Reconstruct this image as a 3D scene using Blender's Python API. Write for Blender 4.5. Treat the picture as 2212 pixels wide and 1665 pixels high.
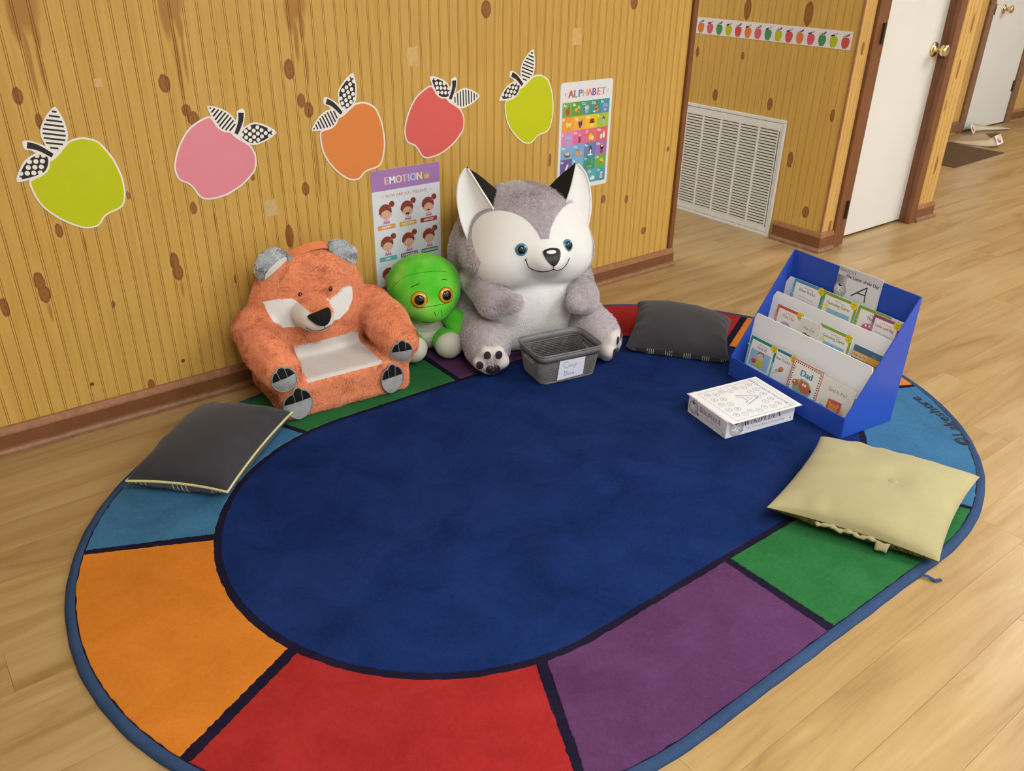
import bpy, bmesh, math, random
import numpy as np
from mathutils import Matrix, Vector

for o in list(bpy.data.objects): bpy.data.objects.remove(o)
SC = bpy.context.scene
COL = SC.collection
rng = np.random.default_rng(7)

# ------------------------------------------------------------------ camera
def make_camera():
    yaw, pit, roll = math.radians(37.996), math.radians(27.931), math.radians(1.007)
    f = Vector((math.sin(yaw)*math.cos(pit), math.cos(yaw)*math.cos(pit), -math.sin(pit)))
    r = Vector((math.cos(yaw), -math.sin(yaw), 0)); u = r.cross(f)
    r2 = r*math.cos(roll) + u*math.sin(roll); u2 = -r*math.sin(roll) + u*math.cos(roll)
    cd = bpy.data.cameras.new('camera'); cd.sensor_width = 36; cd.lens = 1807.667/2212*36
    cd.clip_start = .02
    c = bpy.data.objects.new('camera', cd); COL.objects.link(c)
    m = Matrix((r2, u2, -f)).transposed().to_4x4(); m.translation = Vector((-1.4307, -2.5520, 1.3528))
    c.matrix_world = m; SC.camera = c
make_camera()

# ------------------------------------------------------------------ world and exposure
w = bpy.data.worlds.new('world'); SC.world = w; w.use_nodes = True
w.node_tree.nodes['Background'].inputs[0].default_value = (1, .97, .92, 1)
w.node_tree.nodes['Background'].inputs[1].default_value = .05
SC.view_settings.view_transform = 'Standard'; SC.view_settings.look = 'None'
SC.view_settings.gamma = 1; SC.view_settings.use_curve_mapping = False
SC.view_settings.exposure = 0.0
SC.cycles.max_bounces = 6; SC.cycles.diffuse_bounces = 3
SC.cycles.adaptive_threshold = .12
LAMP_POWER = 21           # emission strength of the ceiling lamps' diffusers
LAMP_COL = (.94, .975, 1, 1)
CEIL = 2.5
LAMP_SPOTS = [(-.9, -2.5), (1.6, -2.7), (4.2, -1.7), (-.9, -4.4), (1.6, -4.4), (4.2, -4.2), (6.6, -1.2), (.8, 1.5)]  # last spot is an added hall lamp that brightens the grille wall

# ------------------------------------------------------------------ helpers
def lin(c):
    if isinstance(c, str):
        c = c.lstrip('#'); c = [int(c[i:i+2], 16) for i in (0, 2, 4)]
    v = [x/255 for x in c[:3]]
    return tuple(x/12.92 if x <= .04045 else ((x+.055)/1.055)**2.4 for x in v)

def link(o, parent=None):
    COL.objects.link(o)
    if parent is not None: o.parent = parent
    return o

def tag(o, label=None, cat=None, group=None, kind=None):
    if label: o['label'] = label
    if cat: o['category'] = cat
    if group: o['group'] = group
    if kind: o['kind'] = kind
    return o

def thing(name, label, cat, loc=(0, 0, 0), rz=0., group=None, kind=None):
    o = bpy.data.objects.new(name, None); o.empty_display_size = .05
    o.location = loc; o.rotation_euler = (0, 0, math.radians(rz))
    link(o); tag(o, label, cat, group, kind); return o

class NT:
    """small node helper"""
    def __init__(s, name, rough=.6, spec=.5):
        s.m = bpy.data.materials.new(name); s.m.use_nodes = True
        s.t = s.m.node_tree; s.b = s.t.nodes['Principled BSDF']
        s.b.inputs['Roughness'].default_value = rough
        s.b.inputs['Specular IOR Level'].default_value = spec
    def n(s, typ, **kw):
        nd = s.t.nodes.new(typ)
        for k, v in kw.items():
            if k.startswith('i_'):
                nd.inputs[k[2:].replace('_', ' ')].default_value = v
            else: setattr(nd, k, v)
        return nd
    def l(s, a, b): s.t.links.new(a, b)
    def put(s, sock, v):
        if isinstance(v, (int, float)): sock.default_value = v
        elif isinstance(v, (tuple, list)):
            if sock.type == 'RGBA' and len(v) == 3: v = (*v, 1)
            sock.default_value = v
        else: s.l(v, sock)
    def math(s, op, a, b=None, c=None, clamp=False):
        nd = s.n('ShaderNodeMath', operation=op, use_clamp=clamp)
        for i, v in enumerate((a, b, c)):
            if v is not None: s.put(nd.inputs[i], v)
        return nd.outputs[0]
    def vmath(s, op, a, b=None, out=0):
        nd = s.n('ShaderNodeVectorMath', operation=op)
        s.put(nd.inputs[0], a)
        if b is not None: s.put(nd.inputs[1], b)
        return nd.outputs[out]
    def mix(s, f, a, b, blend='MIX'):
        nd = s.n('ShaderNodeMix', data_type='RGBA', blend_type=blend)
        s.put(nd.inputs[0], f); s.put(nd.inputs[6], a); s.put(nd.inputs[7], b)
        return nd.outputs[2]
    def ramp(s, fac, stops, interp='LINEAR'):
        nd = s.n('ShaderNodeValToRGB'); cr = nd.color_ramp; cr.interpolation = interp
        while len(cr.elements) < len(stops): cr.elements.new(.5)
        for e, (p, c) in zip(cr.elements, stops):
            e.position = p; e.color = (*c, 1) if len(c) == 3 else c
        s.put(nd.inputs[0], fac); return nd.outputs[0]
    def noise(s, vec, scale, detail=3, rough=.5, dist=0.):
        nd = s.n('ShaderNodeTexNoise'); nd.inputs['Scale'].default_value = scale
        nd.inputs['Detail'].default_value = detail; nd.inputs['Roughness'].default_value = rough
        nd.inputs['Distortion'].default_value = dist
        if vec is not None: s.l(vec, nd.inputs['Vector'])
        return nd.outputs['Fac']
    def pos(s): return s.n('ShaderNodeNewGeometry').outputs['Position']
    def obj(s): return s.n('ShaderNodeTexCoord').outputs['Object']
    def scale(s, v, sc): return s.vmath('MULTIPLY', v, sc)
    def bump(s, h, strength=.3, dist=.002):
        nd = s.n('ShaderNodeBump'); nd.inputs['Strength'].default_value = strength
        nd.inputs['Distance'].default_value = dist
        s.l(h, nd.inputs['Height']); s.l(nd.outputs[0], s.b.inputs['Normal'])
    def color(s, v): s.put(s.b.inputs['Base Color'], v)

MATS = {}
def plain(name, col, rough=.6, spec=.4, metal=0., vary=0., vscale=30, bump=0., bscale=300, sheen=0., coat=0.):
    if name in MATS: return MATS[name]
    k = NT(name, rough, spec); c = lin(col)
    k.b.inputs['Metallic'].default_value = metal
    if sheen:
        k.b.inputs['Sheen Weight'].default_value = sheen; k.b.inputs['Sheen Roughness'].default_value = .4
        k.b.inputs['Sheen Tint'].default_value = (*[min(1, x*.5+.5) for x in c], 1)
    if coat: k.b.inputs['Coat Weight'].default_value = coat; k.b.inputs['Coat Roughness'].default_value = .08
    if vary:
        f = k.noise(k.obj(), vscale, 4, .6)
        k.color(k.ramp(f, [(.3, tuple(x*(1-vary) for x in c)), (.7, tuple(min(1, x*(1+vary)) for x in c))]))
    else: k.color((*c, 1))
    if bump: k.bump(k.noise(k.obj(), bscale, 3, .6), bump, .002)
    MATS[name] = k.m; return k.m

def print_mat():
    """flat print: colour from the mesh's colour attribute"""
    if 'print' in MATS: return MATS['print']
    k = NT('print', .45, .35); a = k.n('ShaderNodeAttribute'); a.attribute_name = 'col'
    k.l(a.outputs['Color'], k.b.inputs['Base Color']); MATS['print'] = k.m; return k.m

class MB:
    """mesh builder"""
    def __init__(s): s.v = []; s.f = []; s.mi = []
    def add(s, vs, fs, mi=0):
        o = len(s.v); s.v += [tuple(x) for x in vs]
        s.f += [tuple(i+o for i in f) for f in fs]; s.mi += [mi]*len(fs); return s
    def box(s, x0, x1, y0, y1, z0, z1, mi=0, M=None):
        vs = [(x, y, z) for z in (z0, z1) for y in (y0, y1) for x in (x0, x1)]
        if M is not None: vs = [M @ Vector(v) for v in vs]
        return s.add(vs, [(0, 2, 3, 1), (4, 5, 7, 6), (0, 1, 5, 4), (2, 6, 7, 3), (0, 4, 6, 2), (1, 3, 7, 5)], mi)
    def prism(s, pts, ax, a, b, mi=0):
        """extrude a 2D outline along axis ax ('x','y','z') from a to b"""
        n = len(pts)
        def P(p, t): return {'x': (t, p[0], p[1]), 'y': (p[0], t, p[1]), 'z': (p[0], p[1], t)}[ax]
        vs = [P(p, a) for p in pts]+[P(p, b) for p in pts]
        fs = [tuple(range(n))[::-1], tuple(range(n, 2*n))]+[(i, (i+1) % n, n+(i+1) % n, n+i) for i in range(n)]
        return s.add(vs, fs, mi)
    def lathe(s, prof, n=24, M=None, mi=0):
        vs = []; fs = []
        for r, z in prof:
            for i in range(n):
                a = 2*math.pi*i/n; vs.append(Vector((r*math.cos(a), r*math.sin(a), z)))
        if M is not None: vs = [M @ v for v in vs]
        for j in range(len(prof)-1):
            for i in range(n):
                fs.append((j*n+i, j*n+(i+1) % n, (j+1)*n+(i+1) % n, (j+1)*n+i))
        fs.append(tuple(range(n))[::-1]); fs.append(tuple(range((len(prof)-1)*n, len(prof)*n)))
        return s.add(vs, fs, mi)
    def tube(s, pts, r, n=6, mi=0, closed=False, flat=1.):
        pts = [Vector(p) for p in pts]; m = len(pts); vs = []; fs = []
        rr = r if isinstance(r, (list, tuple)) else [r]*m
        up = Vector((0, 0, 1))
        for i, p in enumerate(pts):
            if closed: d = pts[(i+1) % m]-pts[i-1]
            else: d = pts[min(i+1, m-1)]-pts[max(i-1, 0)]
            d.normalize(); a = d.cross(up)
            if a.length < .05: a = d.cross(Vector((0, 1, 0)))
            a.normalize(); b = a.cross(d)
            for k in range(n):
                t = 2*math.pi*k/n; vs.append(p+(a*math.cos(t)+b*math.sin(t)*flat)*rr[i])
        for i in range(m if closed else m-1):
            j = (i+1) % m
            for k in range(n): fs.append((i*n+k, i*n+(k+1) % n, j*n+(k+1) % n, j*n+k))
        if not closed: fs.append(tuple(range(n))[::-1]); fs.append(tuple(range((m-1)*n, m*n)))
        return s.add(vs, fs, mi)
    def mesh(s, name, smooth=False):
        me = bpy.data.meshes.new(name); me.from_pydata(s.v, [], s.f); me.update()
        if any(s.mi): me.polygons.foreach_set('material_index', s.mi)
        if smooth:
            me.polygons.foreach_set('use_smooth', [True]*len(me.polygons))
            if smooth == 'auto':
                try: me.set_sharp_from_angle(angle=math.radians(40))
                except Exception: pass
        return me
    def build(s, name, mat, parent=None, smooth=False, bevel=0., seg=2):
        me = s.mesh(name, smooth)
        return mesh_obj(name, me, mat, parent, bevel, seg)

def mesh_obj(name, me, mat, parent=None, bevel=0., seg=2):
    for m in (mat if isinstance(mat, (list, tuple)) else [mat]): me.materials.append(m)
    o = bpy.data.objects.new(name, me); link(o, parent)
    if bevel:
        b = o.modifiers.new('bevel', 'BEVEL'); b.width = bevel; b.segments = seg; b.limit_method = 'ANGLE'
        b.angle_limit = math.radians(35)
    return o

# ---- 2D prints -------------------------------------------------------------
_tc = {}
def text_geo(t, shear=0.):
    """glyph outlines of the built-in font as (verts2d, faces), cap height about .7"""
    key = (t, shear)
    if key in _tc: return _tc[key]
    cu = bpy.data.curves.new('t', 'FONT'); cu.body = t; cu.size = 1; cu.shear = shear; cu.resolution_u = 3
    ob = bpy.data.objects.new('t', cu); COL.objects.link(ob)
    dg = bpy.context.evaluated_depsgraph_get(); dg.update()
    me = ob.evaluated_get(dg).to_mesh()
    vs = np.array([v.co[:2] for v in me.vertices]) if len(me.vertices) else np.zeros((0, 2))
    fs = [tuple(p.vertices) for p in me.polygons]
    ob.evaluated_get(dg).to_mesh_clear()
    bpy.data.objects.remove(ob); bpy.data.curves.remove(cu)
    _tc[key] = (vs, fs); return _tc[key]

def ell(cx, cy, rx, ry=None, n=20, rot=0., a0=0., a1=360.):
    ry = rx if ry is None else ry; out = []
    full = abs(a1-a0) >= 360; m = n if full else n+1
    for i in range(m):
        a = math.radians(a0+(a1-a0)*i/n); x, y = rx*math.cos(a), ry*math.sin(a)
        c, s_ = math.cos(math.radians(rot)), math.sin(math.radians(rot))
        out.append((cx+x*c-y*s_, cy+x*s_+y*c))
    return out

def rrect(x0, y0, x1, y1, r, n=4):
    out = []
    for cx, cy, a in ((x1-r, y1-r, 0), (x0+r, y1-r, 90), (x0+r, y0+r, 180), (x1-r, y0+r, 270)):
        for i in range(n+1):
            t = math.radians(a+90*i/n); out.append((cx+r*math.cos(t), cy+r*math.sin(t)))
    return out

class Canvas:
    """flat artwork printed on a sheet; x right, y up, in metres"""
    def __init__(s): s.v = []; s.f = []; s.c = []
    def poly(s, pts, col, lay=1):
        o = len(s.v); s.v += [(p[0], p[1], lay) for p in pts]
        s.f.append(tuple(range(o, o+len(pts)))); s.c.append(lin(col)); return s
    def rect(s, x0, y0, x1, y1, col, lay=1): return s.poly([(x0, y0), (x1, y0), (x1, y1), (x0, y1)], col, lay)
    def line(s, pts, wd, col, lay=1, closed=False):
        pts = [Vector((p[0], p[1])) for p in pts]; m = len(pts); L = []; R = []
        ww = wd if isinstance(wd, (list, tuple)) else [wd]*m
        for i in range(m):
            d = (pts[(i+1) % m]-pts[i-1]) if closed else (pts[min(i+1, m-1)]-pts[max(i-1, 0)])
            if d.length < 1e-9: d = Vector((1, 0))
            d.normalize(); q = Vector((-d.y, d.x))*ww[i]/2
            L.append(pts[i]+q); R.append(pts[i]-q)
        for i in range(m if closed else m-1):
            j = (i+1) % m; s.poly([R[i], R[j], L[j], L[i]], col, lay)
        return s
    def text(s, t, x, y, size, col, lay=2, align='c', shear=0., rot=0., sx=1., bold=0.):
        vs, fs = text_geo(t, shear)
        if not len(vs): return s
        w0, w1 = vs[:, 0].min(), vs[:, 0].max()
        off = {'c': (w0+w1)/2, 'l': w0, 'r': w1}[align]
        k = size/.7; c, sn = math.cos(math.radians(rot)), math.sin(math.radians(rot))
        for dx in ((-bold, bold) if bold else (0,)):
            o = len(s.v)
            for a, b in vs:
                px, py = (a-off)*k*sx+dx, b*k; s.v.append((x+px*c-py*sn, y+px*sn+py*c, lay+(.25 if dx > 0 else 0)))
            s.f += [tuple(i+o for i in f) for f in fs]; s.c += [lin(col)]*len(fs)
        return s
    def build(s, name, M, parent=None, eps=1.2e-4, mat=None):
        """M maps canvas (x, y, height) to parent space"""
        me = bpy.data.meshes.new(name)
        vs = [M @ Vector((x, y, .0001+l*eps)) for x, y, l in s.v]
        me.from_pydata(vs, [], s.f); me.update()
        at = me.color_attributes.new('col', 'FLOAT_COLOR', 'CORNER')
        data = np.ones((len(me.loops), 4), np.float32); k = 0
        for f, c in zip(s.f, s.c): data[k:k+len(f), :3] = c; k += len(f)
        at.data.foreach_set('color', data.ravel())
        return mesh_obj(name, me, mat or print_mat(), parent)

def basis(o, x, y):
    x = Vector(x).normalized(); y = Vector(y).normalized(); z = x.cross(y)
    m = Matrix((x, y, z)).transposed().to_4x4(); m.translation = Vector(o); return m

# ---- implicit surfaces ------------------------------------------------------
def s_ell(c, r):
    c, r = np.array(c, float), np.array(r, float)
    def f(p):
        q = p-c; k0 = np.linalg.norm(q/r, axis=-1); k1 = np.linalg.norm(q/(r*r), axis=-1)
        return k0*(k0-1)/np.maximum(k1, 1e-9)
    return f
def s_cone(a, b, ra, rb):
    a, b = np.array(a, float), np.array(b, float); ab = b-a; L = ab@ab
    def f(p):
        t = np.clip(((p-a)@ab)/L, 0, 1)
        return np.linalg.norm(p-a-t[..., None]*ab, axis=-1)-(ra+(rb-ra)*t)
    return f
def s_box(c, h, r):
    c, h = np.array(c, float), np.array(h, float)
    def f(p):
        q = np.abs(p-c)-(h-r)
        return np.linalg.norm(np.maximum(q, 0), axis=-1)+np.minimum(q.max(-1), 0)-r
    return f
def s_rot(f0, c, ang, ax):
    R = np.array(Matrix.Rotation(math.radians(ang), 3, ax)); c = np.array(c, float)
    return lambda p: f0((p-c)@R+c)
def s_un(fs, k=.03):
    def f(p):
        d = fs[0](p)
        for g in fs[1:]:
            e = g(p); h = np.clip(.5+.5*(e-d)/k, 0, 1); d = e*(1-h)+d*h-k*h*(1-h)
        return d
    return f
def grad(f, p, e=4e-4):
    g = np.stack([f(p+np.eye(3)[i]*e)-f(p-np.eye(3)[i]*e) for i in range(3)], -1)
    return g/np.maximum(np.linalg.norm(g, axis=-1, keepdims=True), 1e-9)

def nets(f, lo, hi, h):
    lo = np.array(lo, float); n = np.ceil((np.array(hi)-lo)/h).astype(int)+1
    ax = [lo[i]+h*np.arange(n[i]) for i in range(3)]
    G = np.stack(np.meshgrid(*ax, indexing='ij'), -1); V = f(G.reshape(-1, 3)).reshape(n)
    ins = V < 0
    corners = [(i, j, k) for i in (0, 1) for j in (0, 1) for k in (0, 1)]
    sl = lambda c: tuple(slice(c[a], n[a]-1+c[a]) for a in range(3))
    cnt = sum(ins[sl(c)].astype(int) for c in corners); act = (cnt > 0) & (cnt < 8)
    P = np.zeros((*act.shape, 3)); W = np.zeros(act.shape)
    for c in corners:
        for a in range(3):
            if c[a]: continue
            d = list(c); d[a] = 1; va, vb = V[sl(c)], V[sl(tuple(d))]; cr = (va < 0) != (vb < 0)
            t = np.where(cr, va/np.where(cr, va-vb, 1), 0)
            for b in range(3): P[..., b] += np.where(cr, (t if b == a else c[b]), 0)
            W += cr
    idx = -np.ones(act.shape, int); idx[act] = np.arange(act.sum())
    ii = np.argwhere(act); vs = lo+h*(ii+P[act]/W[act][:, None])
    quads = []
    for a in range(3):
        b, c = (a+1) % 3, (a+2) % 3
        s0 = [slice(1, n[i]-1) for i in range(3)]; s1 = list(s0)
        s0[a] = slice(0, n[a]-1); s1[a] = slice(1, n[a])
        A, B = ins[tuple(s0)], ins[tuple(s1)]
        for flip, mask in ((0, A & ~B), (1, ~A & B)):
            e = np.argwhere(mask)
            if not len(e): continue
            e = e+np.array([0 if i == a else 1 for i in range(3)])
            def cell(db, dc):
                q = e.copy(); q[:, b] += db; q[:, c] += dc; return idx[q[:, 0], q[:, 1], q[:, 2]]
            Q = np.stack([cell(-1, -1), cell(0, -1), cell(0, 0), cell(-1, 0)], 1)
            quads.append(Q[:, ::-1] if flip else Q)
    quads = np.concatenate(quads)
    for _ in range(3): vs = vs-grad(f, vs)*f(vs)[:, None]*.9
    return vs, quads

def plush(f, lo, hi, h, parts, parent):
    """one implicit surface cut into named parts; parts = [(name, material, mask or None)], mask(p, n) > 0 inside; returns dict"""
    vs, qs = nets(f, lo, hi, h); nr = grad(f, vs)
    lab = np.zeros(len(qs), int); ctr = vs[qs].mean(1); cn = grad(f, ctr)
    for i, (nm, mt, mk) in enumerate(parts):
        if mk is None: continue
        # pull the seam onto the mask's edge
        m = mk(vs, nr); g = np.stack([mk(vs+np.eye(3)[a]*5e-4, nr)-mk(vs-np.eye(3)[a]*5e-4, nr) for a in range(3)], -1)/1e-3
        g -= nr*(g*nr).sum(-1, keepdims=True); gg = (g*g).sum(-1)
        st = -(m/np.maximum(gg, 1e-6))[:, None]*g; L = np.linalg.norm(st, axis=-1)
        near = (L < h*.75) & (gg > 1e-4); vs = np.where(near[:, None], vs+st*.9, vs)
        vs = vs-grad(f, vs)*f(vs)[:, None]
    ctr = vs[qs].mean(1); cn = grad(f, ctr); nr = grad(f, vs)
    for i, (nm, mt, mk) in enumerate(parts):
        if mk is not None: lab[mk(ctr, cn) > 0] = i
    out = {}
    for i, (nm, mt, mk) in enumerate(parts):
        q = qs[lab == i]
        if not len(q): continue
        u, inv = np.unique(q, return_inverse=True); q2 = inv.reshape(q.shape)
        me = bpy.data.meshes.new(nm); me.from_pydata(vs[u].tolist(), [], q2.tolist()); me.update()
        me.polygons.foreach_set('use_smooth', [True]*len(me.polygons))
        me.normals_split_custom_set_from_vertices(nr[u].tolist())
        o = mesh_obj(nm, me, mt, parent); out[nm] = o
        o_data[o.name] = (vs[u], nr[u], q2)
    return out
o_data = {}

def vnoise(p, s, seed=0):
    """smooth pseudo-noise from sines, roughly -1..1"""
    r = np.random.default_rng(seed); o = 0
    for i in range(6):
        k = r.normal(size=3); k = k/np.linalg.norm(k)*s*(.6+.25*i); o = o+np.sin(p@k+r.uniform(0, 6.3))*(1/(1+.3*i))
    return o/2.6

def fur(part, count, length, rad, mat, parent, colf, lay=(0, 0, -1), lift=.55, curl=.5, cscale=60, seed=1, name='fur', zmin=None):
    """short plush pile as hair curves rooted on a part's surface; colf(p) -> linear rgb per strand"""
    vs, nr, q = o_data[part.name]; r = np.random.default_rng(seed)
    tri = np.concatenate([q[:, [0, 1, 2]], q[:, [0, 2, 3]]]); A, B, C = (vs[tri[:, i]] for i in range(3))
    ar = np.linalg.norm(np.cross(B-A, C-A), axis=-1); pick = r.choice(len(tri), count, p=ar/ar.sum())
    u = r.random((count, 2)); fl = u.sum(1) > 1; u[fl] = 1-u[fl]
    w3 = np.stack([1-u.sum(1), u[:, 0], u[:, 1]], 1)
    P = (vs[tri[pick]]*w3[..., None]).sum(1); N = (nr[tri[pick]]*w3[..., None]).sum(1)
    N /= np.linalg.norm(N, axis=-1, keepdims=True)
    flow = np.stack([vnoise(P, cscale, seed+10+i) for i in range(3)], -1)*curl+np.array(lay)*.6+r.normal(size=(count, 3))*.18
    flow -= N*(flow*N).sum(-1, keepdims=True)
    ln = length*(.6+.5*r.random(count))
    K = 4; pts = np.zeros((count, K, 3), np.float32)
    for k in range(K):
        t = k/(K-1); pts[:, k] = P-N*.0008+(N*(lift*t*(1.3-.6*t))[..., None] if False else N*lift*t*(1.25-.5*t)+flow*t*(.35+.65*t))*ln[:, None]
    if zmin is not None: pts[..., 2] = np.maximum(pts[..., 2], zmin)
    hc = bpy.data.hair_curves.new(name); hc.add_curves([K]*count)
    hc.attributes['position'].data.foreach_set('vector', pts.reshape(-1))
    ra = hc.attributes.new('radius', 'FLOAT', 'POINT')
    rr = np.tile(np.array([1, .95, .75, .3], np.float32)*rad, count); ra.data.foreach_set('value', rr)
    ca = hc.attributes.new('fcol', 'FLOAT_COLOR', 'CURVE')
    c4 = np.ones((count, 4), np.float32); c4[:, :3] = colf(P, r); ca.data.foreach_set('color', c4.ravel())
    hc.materials.append(mat)
    o = bpy.data.objects.new(name, hc); link(o, parent); return o

def fur_mat():
    if 'fur' in MATS: return MATS['fur']
    k = NT('fur', .75, .12); a = k.n('ShaderNodeAttribute'); a.attribute_name = 'fcol'
    k.l(a.outputs['Color'], k.b.inputs['Base Color']); MATS['fur'] = k.m; return k.m

# ================================================================== materials of the shell
KN_LEFT = [(-1.065,.983,.0126,.0224),(-.694,.986,.0165,.025),(-1.046,.623,.0103,.0205),(-.848,.692,.0062,.0118),(-1.125,.489,.014,.030),(-1.121,.452,.016,.028),
 (-1.225,.435,.0108,.0289),(-.950,.379,.005,.0128),(-.754,.474,.014,.028),(-.749,.437,.016,.026),(-.671,.626,.0109,.0195),(-.476,.694,.0074,.0128),(-.305,.631,.0129,.0225),
 (-.319,.999,.017,.030),(-.577,.378,.0045,.0138),(-.378,.485,.0144,.0404),(-.645,.908,.014,.018),(-.630,.885,.017,.02),(-1.029,.916,.0087,.0208),(.421,1.146,.0215,.0293),(1.135,1.151,.0200,.0265),
 (.733,.593,.007,.0275),(1.039,.388,.0137,.0183),(1.179,.367,.0115,.0188),(1.305,.202,.0170,.0178),(1.414,.554,.009,.0123),(-.892,.092,.0109,.019),(-.290,.905,.014,.022),(-.268,.875,.016,.024)]
ST_LEFT = [(-1.018,1.06,.0075,.115),(-.995,1.05,.006,.08),(-.647,1.04,.0085,.125),(-.627,1.05,.006,.085),(-.287,1.08,.009,.075),(-.260,1.01,.0065,.075),(-.256,.70,.006,.13),(-.988,.575,.004,.03),(-.612,.58,.004,.04),
 (-1.118,.40,.006,.04),(-.745,.39,.006,.042),(-.372,.43,.006,.03),(-1.002,1.195,.040,.075),(-1.028,1.17,.020,.085),(-.990,1.13,.012,.05),(-.640,1.20,.034,.075),(-.662,1.17,.018,.085),(-.628,1.135,.011,.05),(-.278,1.19,.040,.070),(-.300,1.16,.020,.075),(-.266,1.12,.012,.05)]
KN_HALL = [(2.258,.465,.652,.018,.030),(2.258,.114,.654,.016,.030),(2.258,-.057,.411,.016,.040),(2.258,-.196,.178,.020,.030),(2.258,-.244,.652,.012,.030),(2.258,.618,.851,.012,.026),(2.258,.329,1.075,.022,.05),(2.258,-.024,1.077,.024,.055),(2.258,.32,.86,.01,.02)]
KN_RIGHT = [(3.25,-.3,.80,.012,.05),(3.27,-.3,.30,.014,.05),(3.21,-.3,.62,.008,.03),(2.33,-.3,.12,.012,.03),(2.31,-.3,.95,.012,.03),(3.28,-.3,1.02,.012,.05)]

def wood_panel(name, knots, stains, base=((194,150,68),(211,171,88)), rough=.33):
    k = NT(name, rough, .35); P = k.pos()
    g = k.noise(k.scale(P, (22, 22, 1.1)), 3, 5, .6, .6)
    g2 = k.noise(k.scale(P, (2.2, 2.2, .6)), 2, 3, .5)
    col = k.ramp(g, [(.28, lin(base[0])), (.72, lin(base[1]))])
    col = k.mix(k.math('MULTIPLY', g2, .35), col, lin((218, 182, 108)))
    wv = k.vmath('ADD', P, k.scale(k.n('ShaderNodeTexNoise', i_Scale=26., i_Detail=2.).outputs['Color'], (.010, .010, .016)))
    wv = k.vmath('SUBTRACT', wv, (.005, .005, .008))
    nd = k.t.nodes[-2]
    def mind(lst):
        m = None
        for c, r in lst:
            v = k.n('ShaderNodeVectorMath', operation='MULTIPLY_ADD'); k.l(wv, v.inputs[0])
            v.inputs[1].default_value = [1/x for x in r]; v.inputs[2].default_value = [-a/x for a, x in zip(c, r)]
            L = k.vmath('LENGTH', v.outputs[0], out=1); m = L if m is None else k.math('MINIMUM', m, L)
        return m
    if stains:
        s = mind(stains); f = k.ramp(s, [(.60, (.72,)*3), (1.0, (0,)*3)])
        col = k.mix(f, col, lin((158, 106, 46)))
    if knots:
        s = mind(knots)
        halo = k.ramp(s, [(.5, (0, 0, 0)), (.56, (.5,)*3), (.95, (0,)*3)])      # kept under 1 by halving the distance
        s2 = k.math('MULTIPLY', s, .55)
        f = k.ramp(s2, [(.50, (1, 1, 1)), (.57, (0, 0, 0))])
        kc = k.ramp(s2, [(0, lin((126, 78, 34))), (.15, lin((156, 106, 56))), (.38, lin((148, 98, 48))), (.48, lin((134, 84, 36))), (.55, lin((104, 62, 22)))])
        pale = k.ramp(s2, [(.55, (.35,)*3), (1.0, (0,)*3)])
        col = k.mix(pale, col, lin((216, 174, 104))); col = k.mix(f, col, kc)
    k.color(col)
    k.bump(k.noise(k.scale(P, (60, 60, 2)), 4, 3, .6), .05, .001)
    return k.m

M_WALL = wood_panel('varnished knotty pine', [((x, 0, z), (a, .05, b)) for x, z, a, b in KN_LEFT], [((x, 0, z), (a, .05, b)) for x, z, a, b in ST_LEFT])
M_HALL = wood_panel('hall knotty pine', [((x, y, z), (.05, a, b)) for x, y, z, a, b in KN_HALL], [])
M_RIGHT = wood_panel('doorway knotty pine', [((x, y, z), (a, .05, b)) for x, y, z, a, b in KN_RIGHT], [], base=((192,148,80),(212,172,102)))
M_GROOVE = plain('groove stain', (126, 84, 26), .5, .3)
M_GROOVE2 = plain('groove stain pale', (158, 112, 50), .5, .3)
M_BROWN = plain('brown painted trim', (122, 78, 48), .38, .4, vary=.12, vscale=14)
M_WORN = plain('worn brown trim', (136, 100, 74), .5, .3, vary=.25, vscale=30)
M_WHITE = plain('white door paint', (226, 224, 218), .42, .4, vary=.02, vscale=3)
M_CEIL = plain('ceiling white', (240, 239, 235), .8, .2)
M_PAINT = plain('pale wall paint', (236, 232, 224), .8, .2)
M_BRASS = plain('brass', (226, 208, 160), .22, .5, metal=1.)
M_HINGE = plain('dark bronze hinge', (70, 56, 42), .4, .5, metal=.6)

def floor_mat():
    k = NT('oak laminate', .30, .42); P = k.pos()
    oi = k.n('ShaderNodeObjectInfo'); R = oi.outputs['Random']
    cb = k.n('ShaderNodeCombineXYZ'); k.l(k.math('MULTIPLY', R, 37.), cb.inputs[0]); k.l(k.math('MULTIPLY', R, 91.), cb.inputs[1]); k.l(k.math('MULTIPLY', R, 53.), cb.inputs[2])
    Q = k.vmath('ADD', P, cb.outputs[0])
    n1 = k.noise(k.scale(Q, (.9, 6.5, 1)), 1.0, 3, .55, .6)
    rings = k.math('PINGPONG', k.math('MULTIPLY', n1, 7.), 1.)
    n2 = k.noise(k.scale(Q, (.7, 4.0, 1)), 1.6, 3, .5)
    fine = k.noise(k.scale(Q, (4, 90, 1)), 1.5, 4, .65)
    f = k.math('ADD', k.math('MULTIPLY', rings, .30), k.math('ADD', k.math('MULTIPLY', n2, .5), k.math('MULTIPLY', fine, .30)))
    col = k.ramp(f, [(.30, lin((142, 111, 67))), (.47, lin((164, 132, 85))), (.62, lin((173, 143, 95))), (.80, lin((182, 154, 108)))])
    dark = k.noise(k.scale(Q, (2.2, 26, 1)), 1.1, 4, .6, .8)
    col = k.mix(k.ramp(dark, [(.60, (0,)*3), (.75, (.42,)*3)]), col, lin((134, 102, 58)))
    col = k.mix(k.math('MULTIPLY', k.math('SUBTRACT', R, .5), .22), col, lin((146, 114, 68)))
    k.color(col); k.bump(fine, .04, .0006)
    k.put(k.b.inputs['Roughness'], k.math('ADD', .27, k.math('MULTIPLY', fine, .12)))
    return k.m
M_FLOOR = floor_mat()

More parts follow.
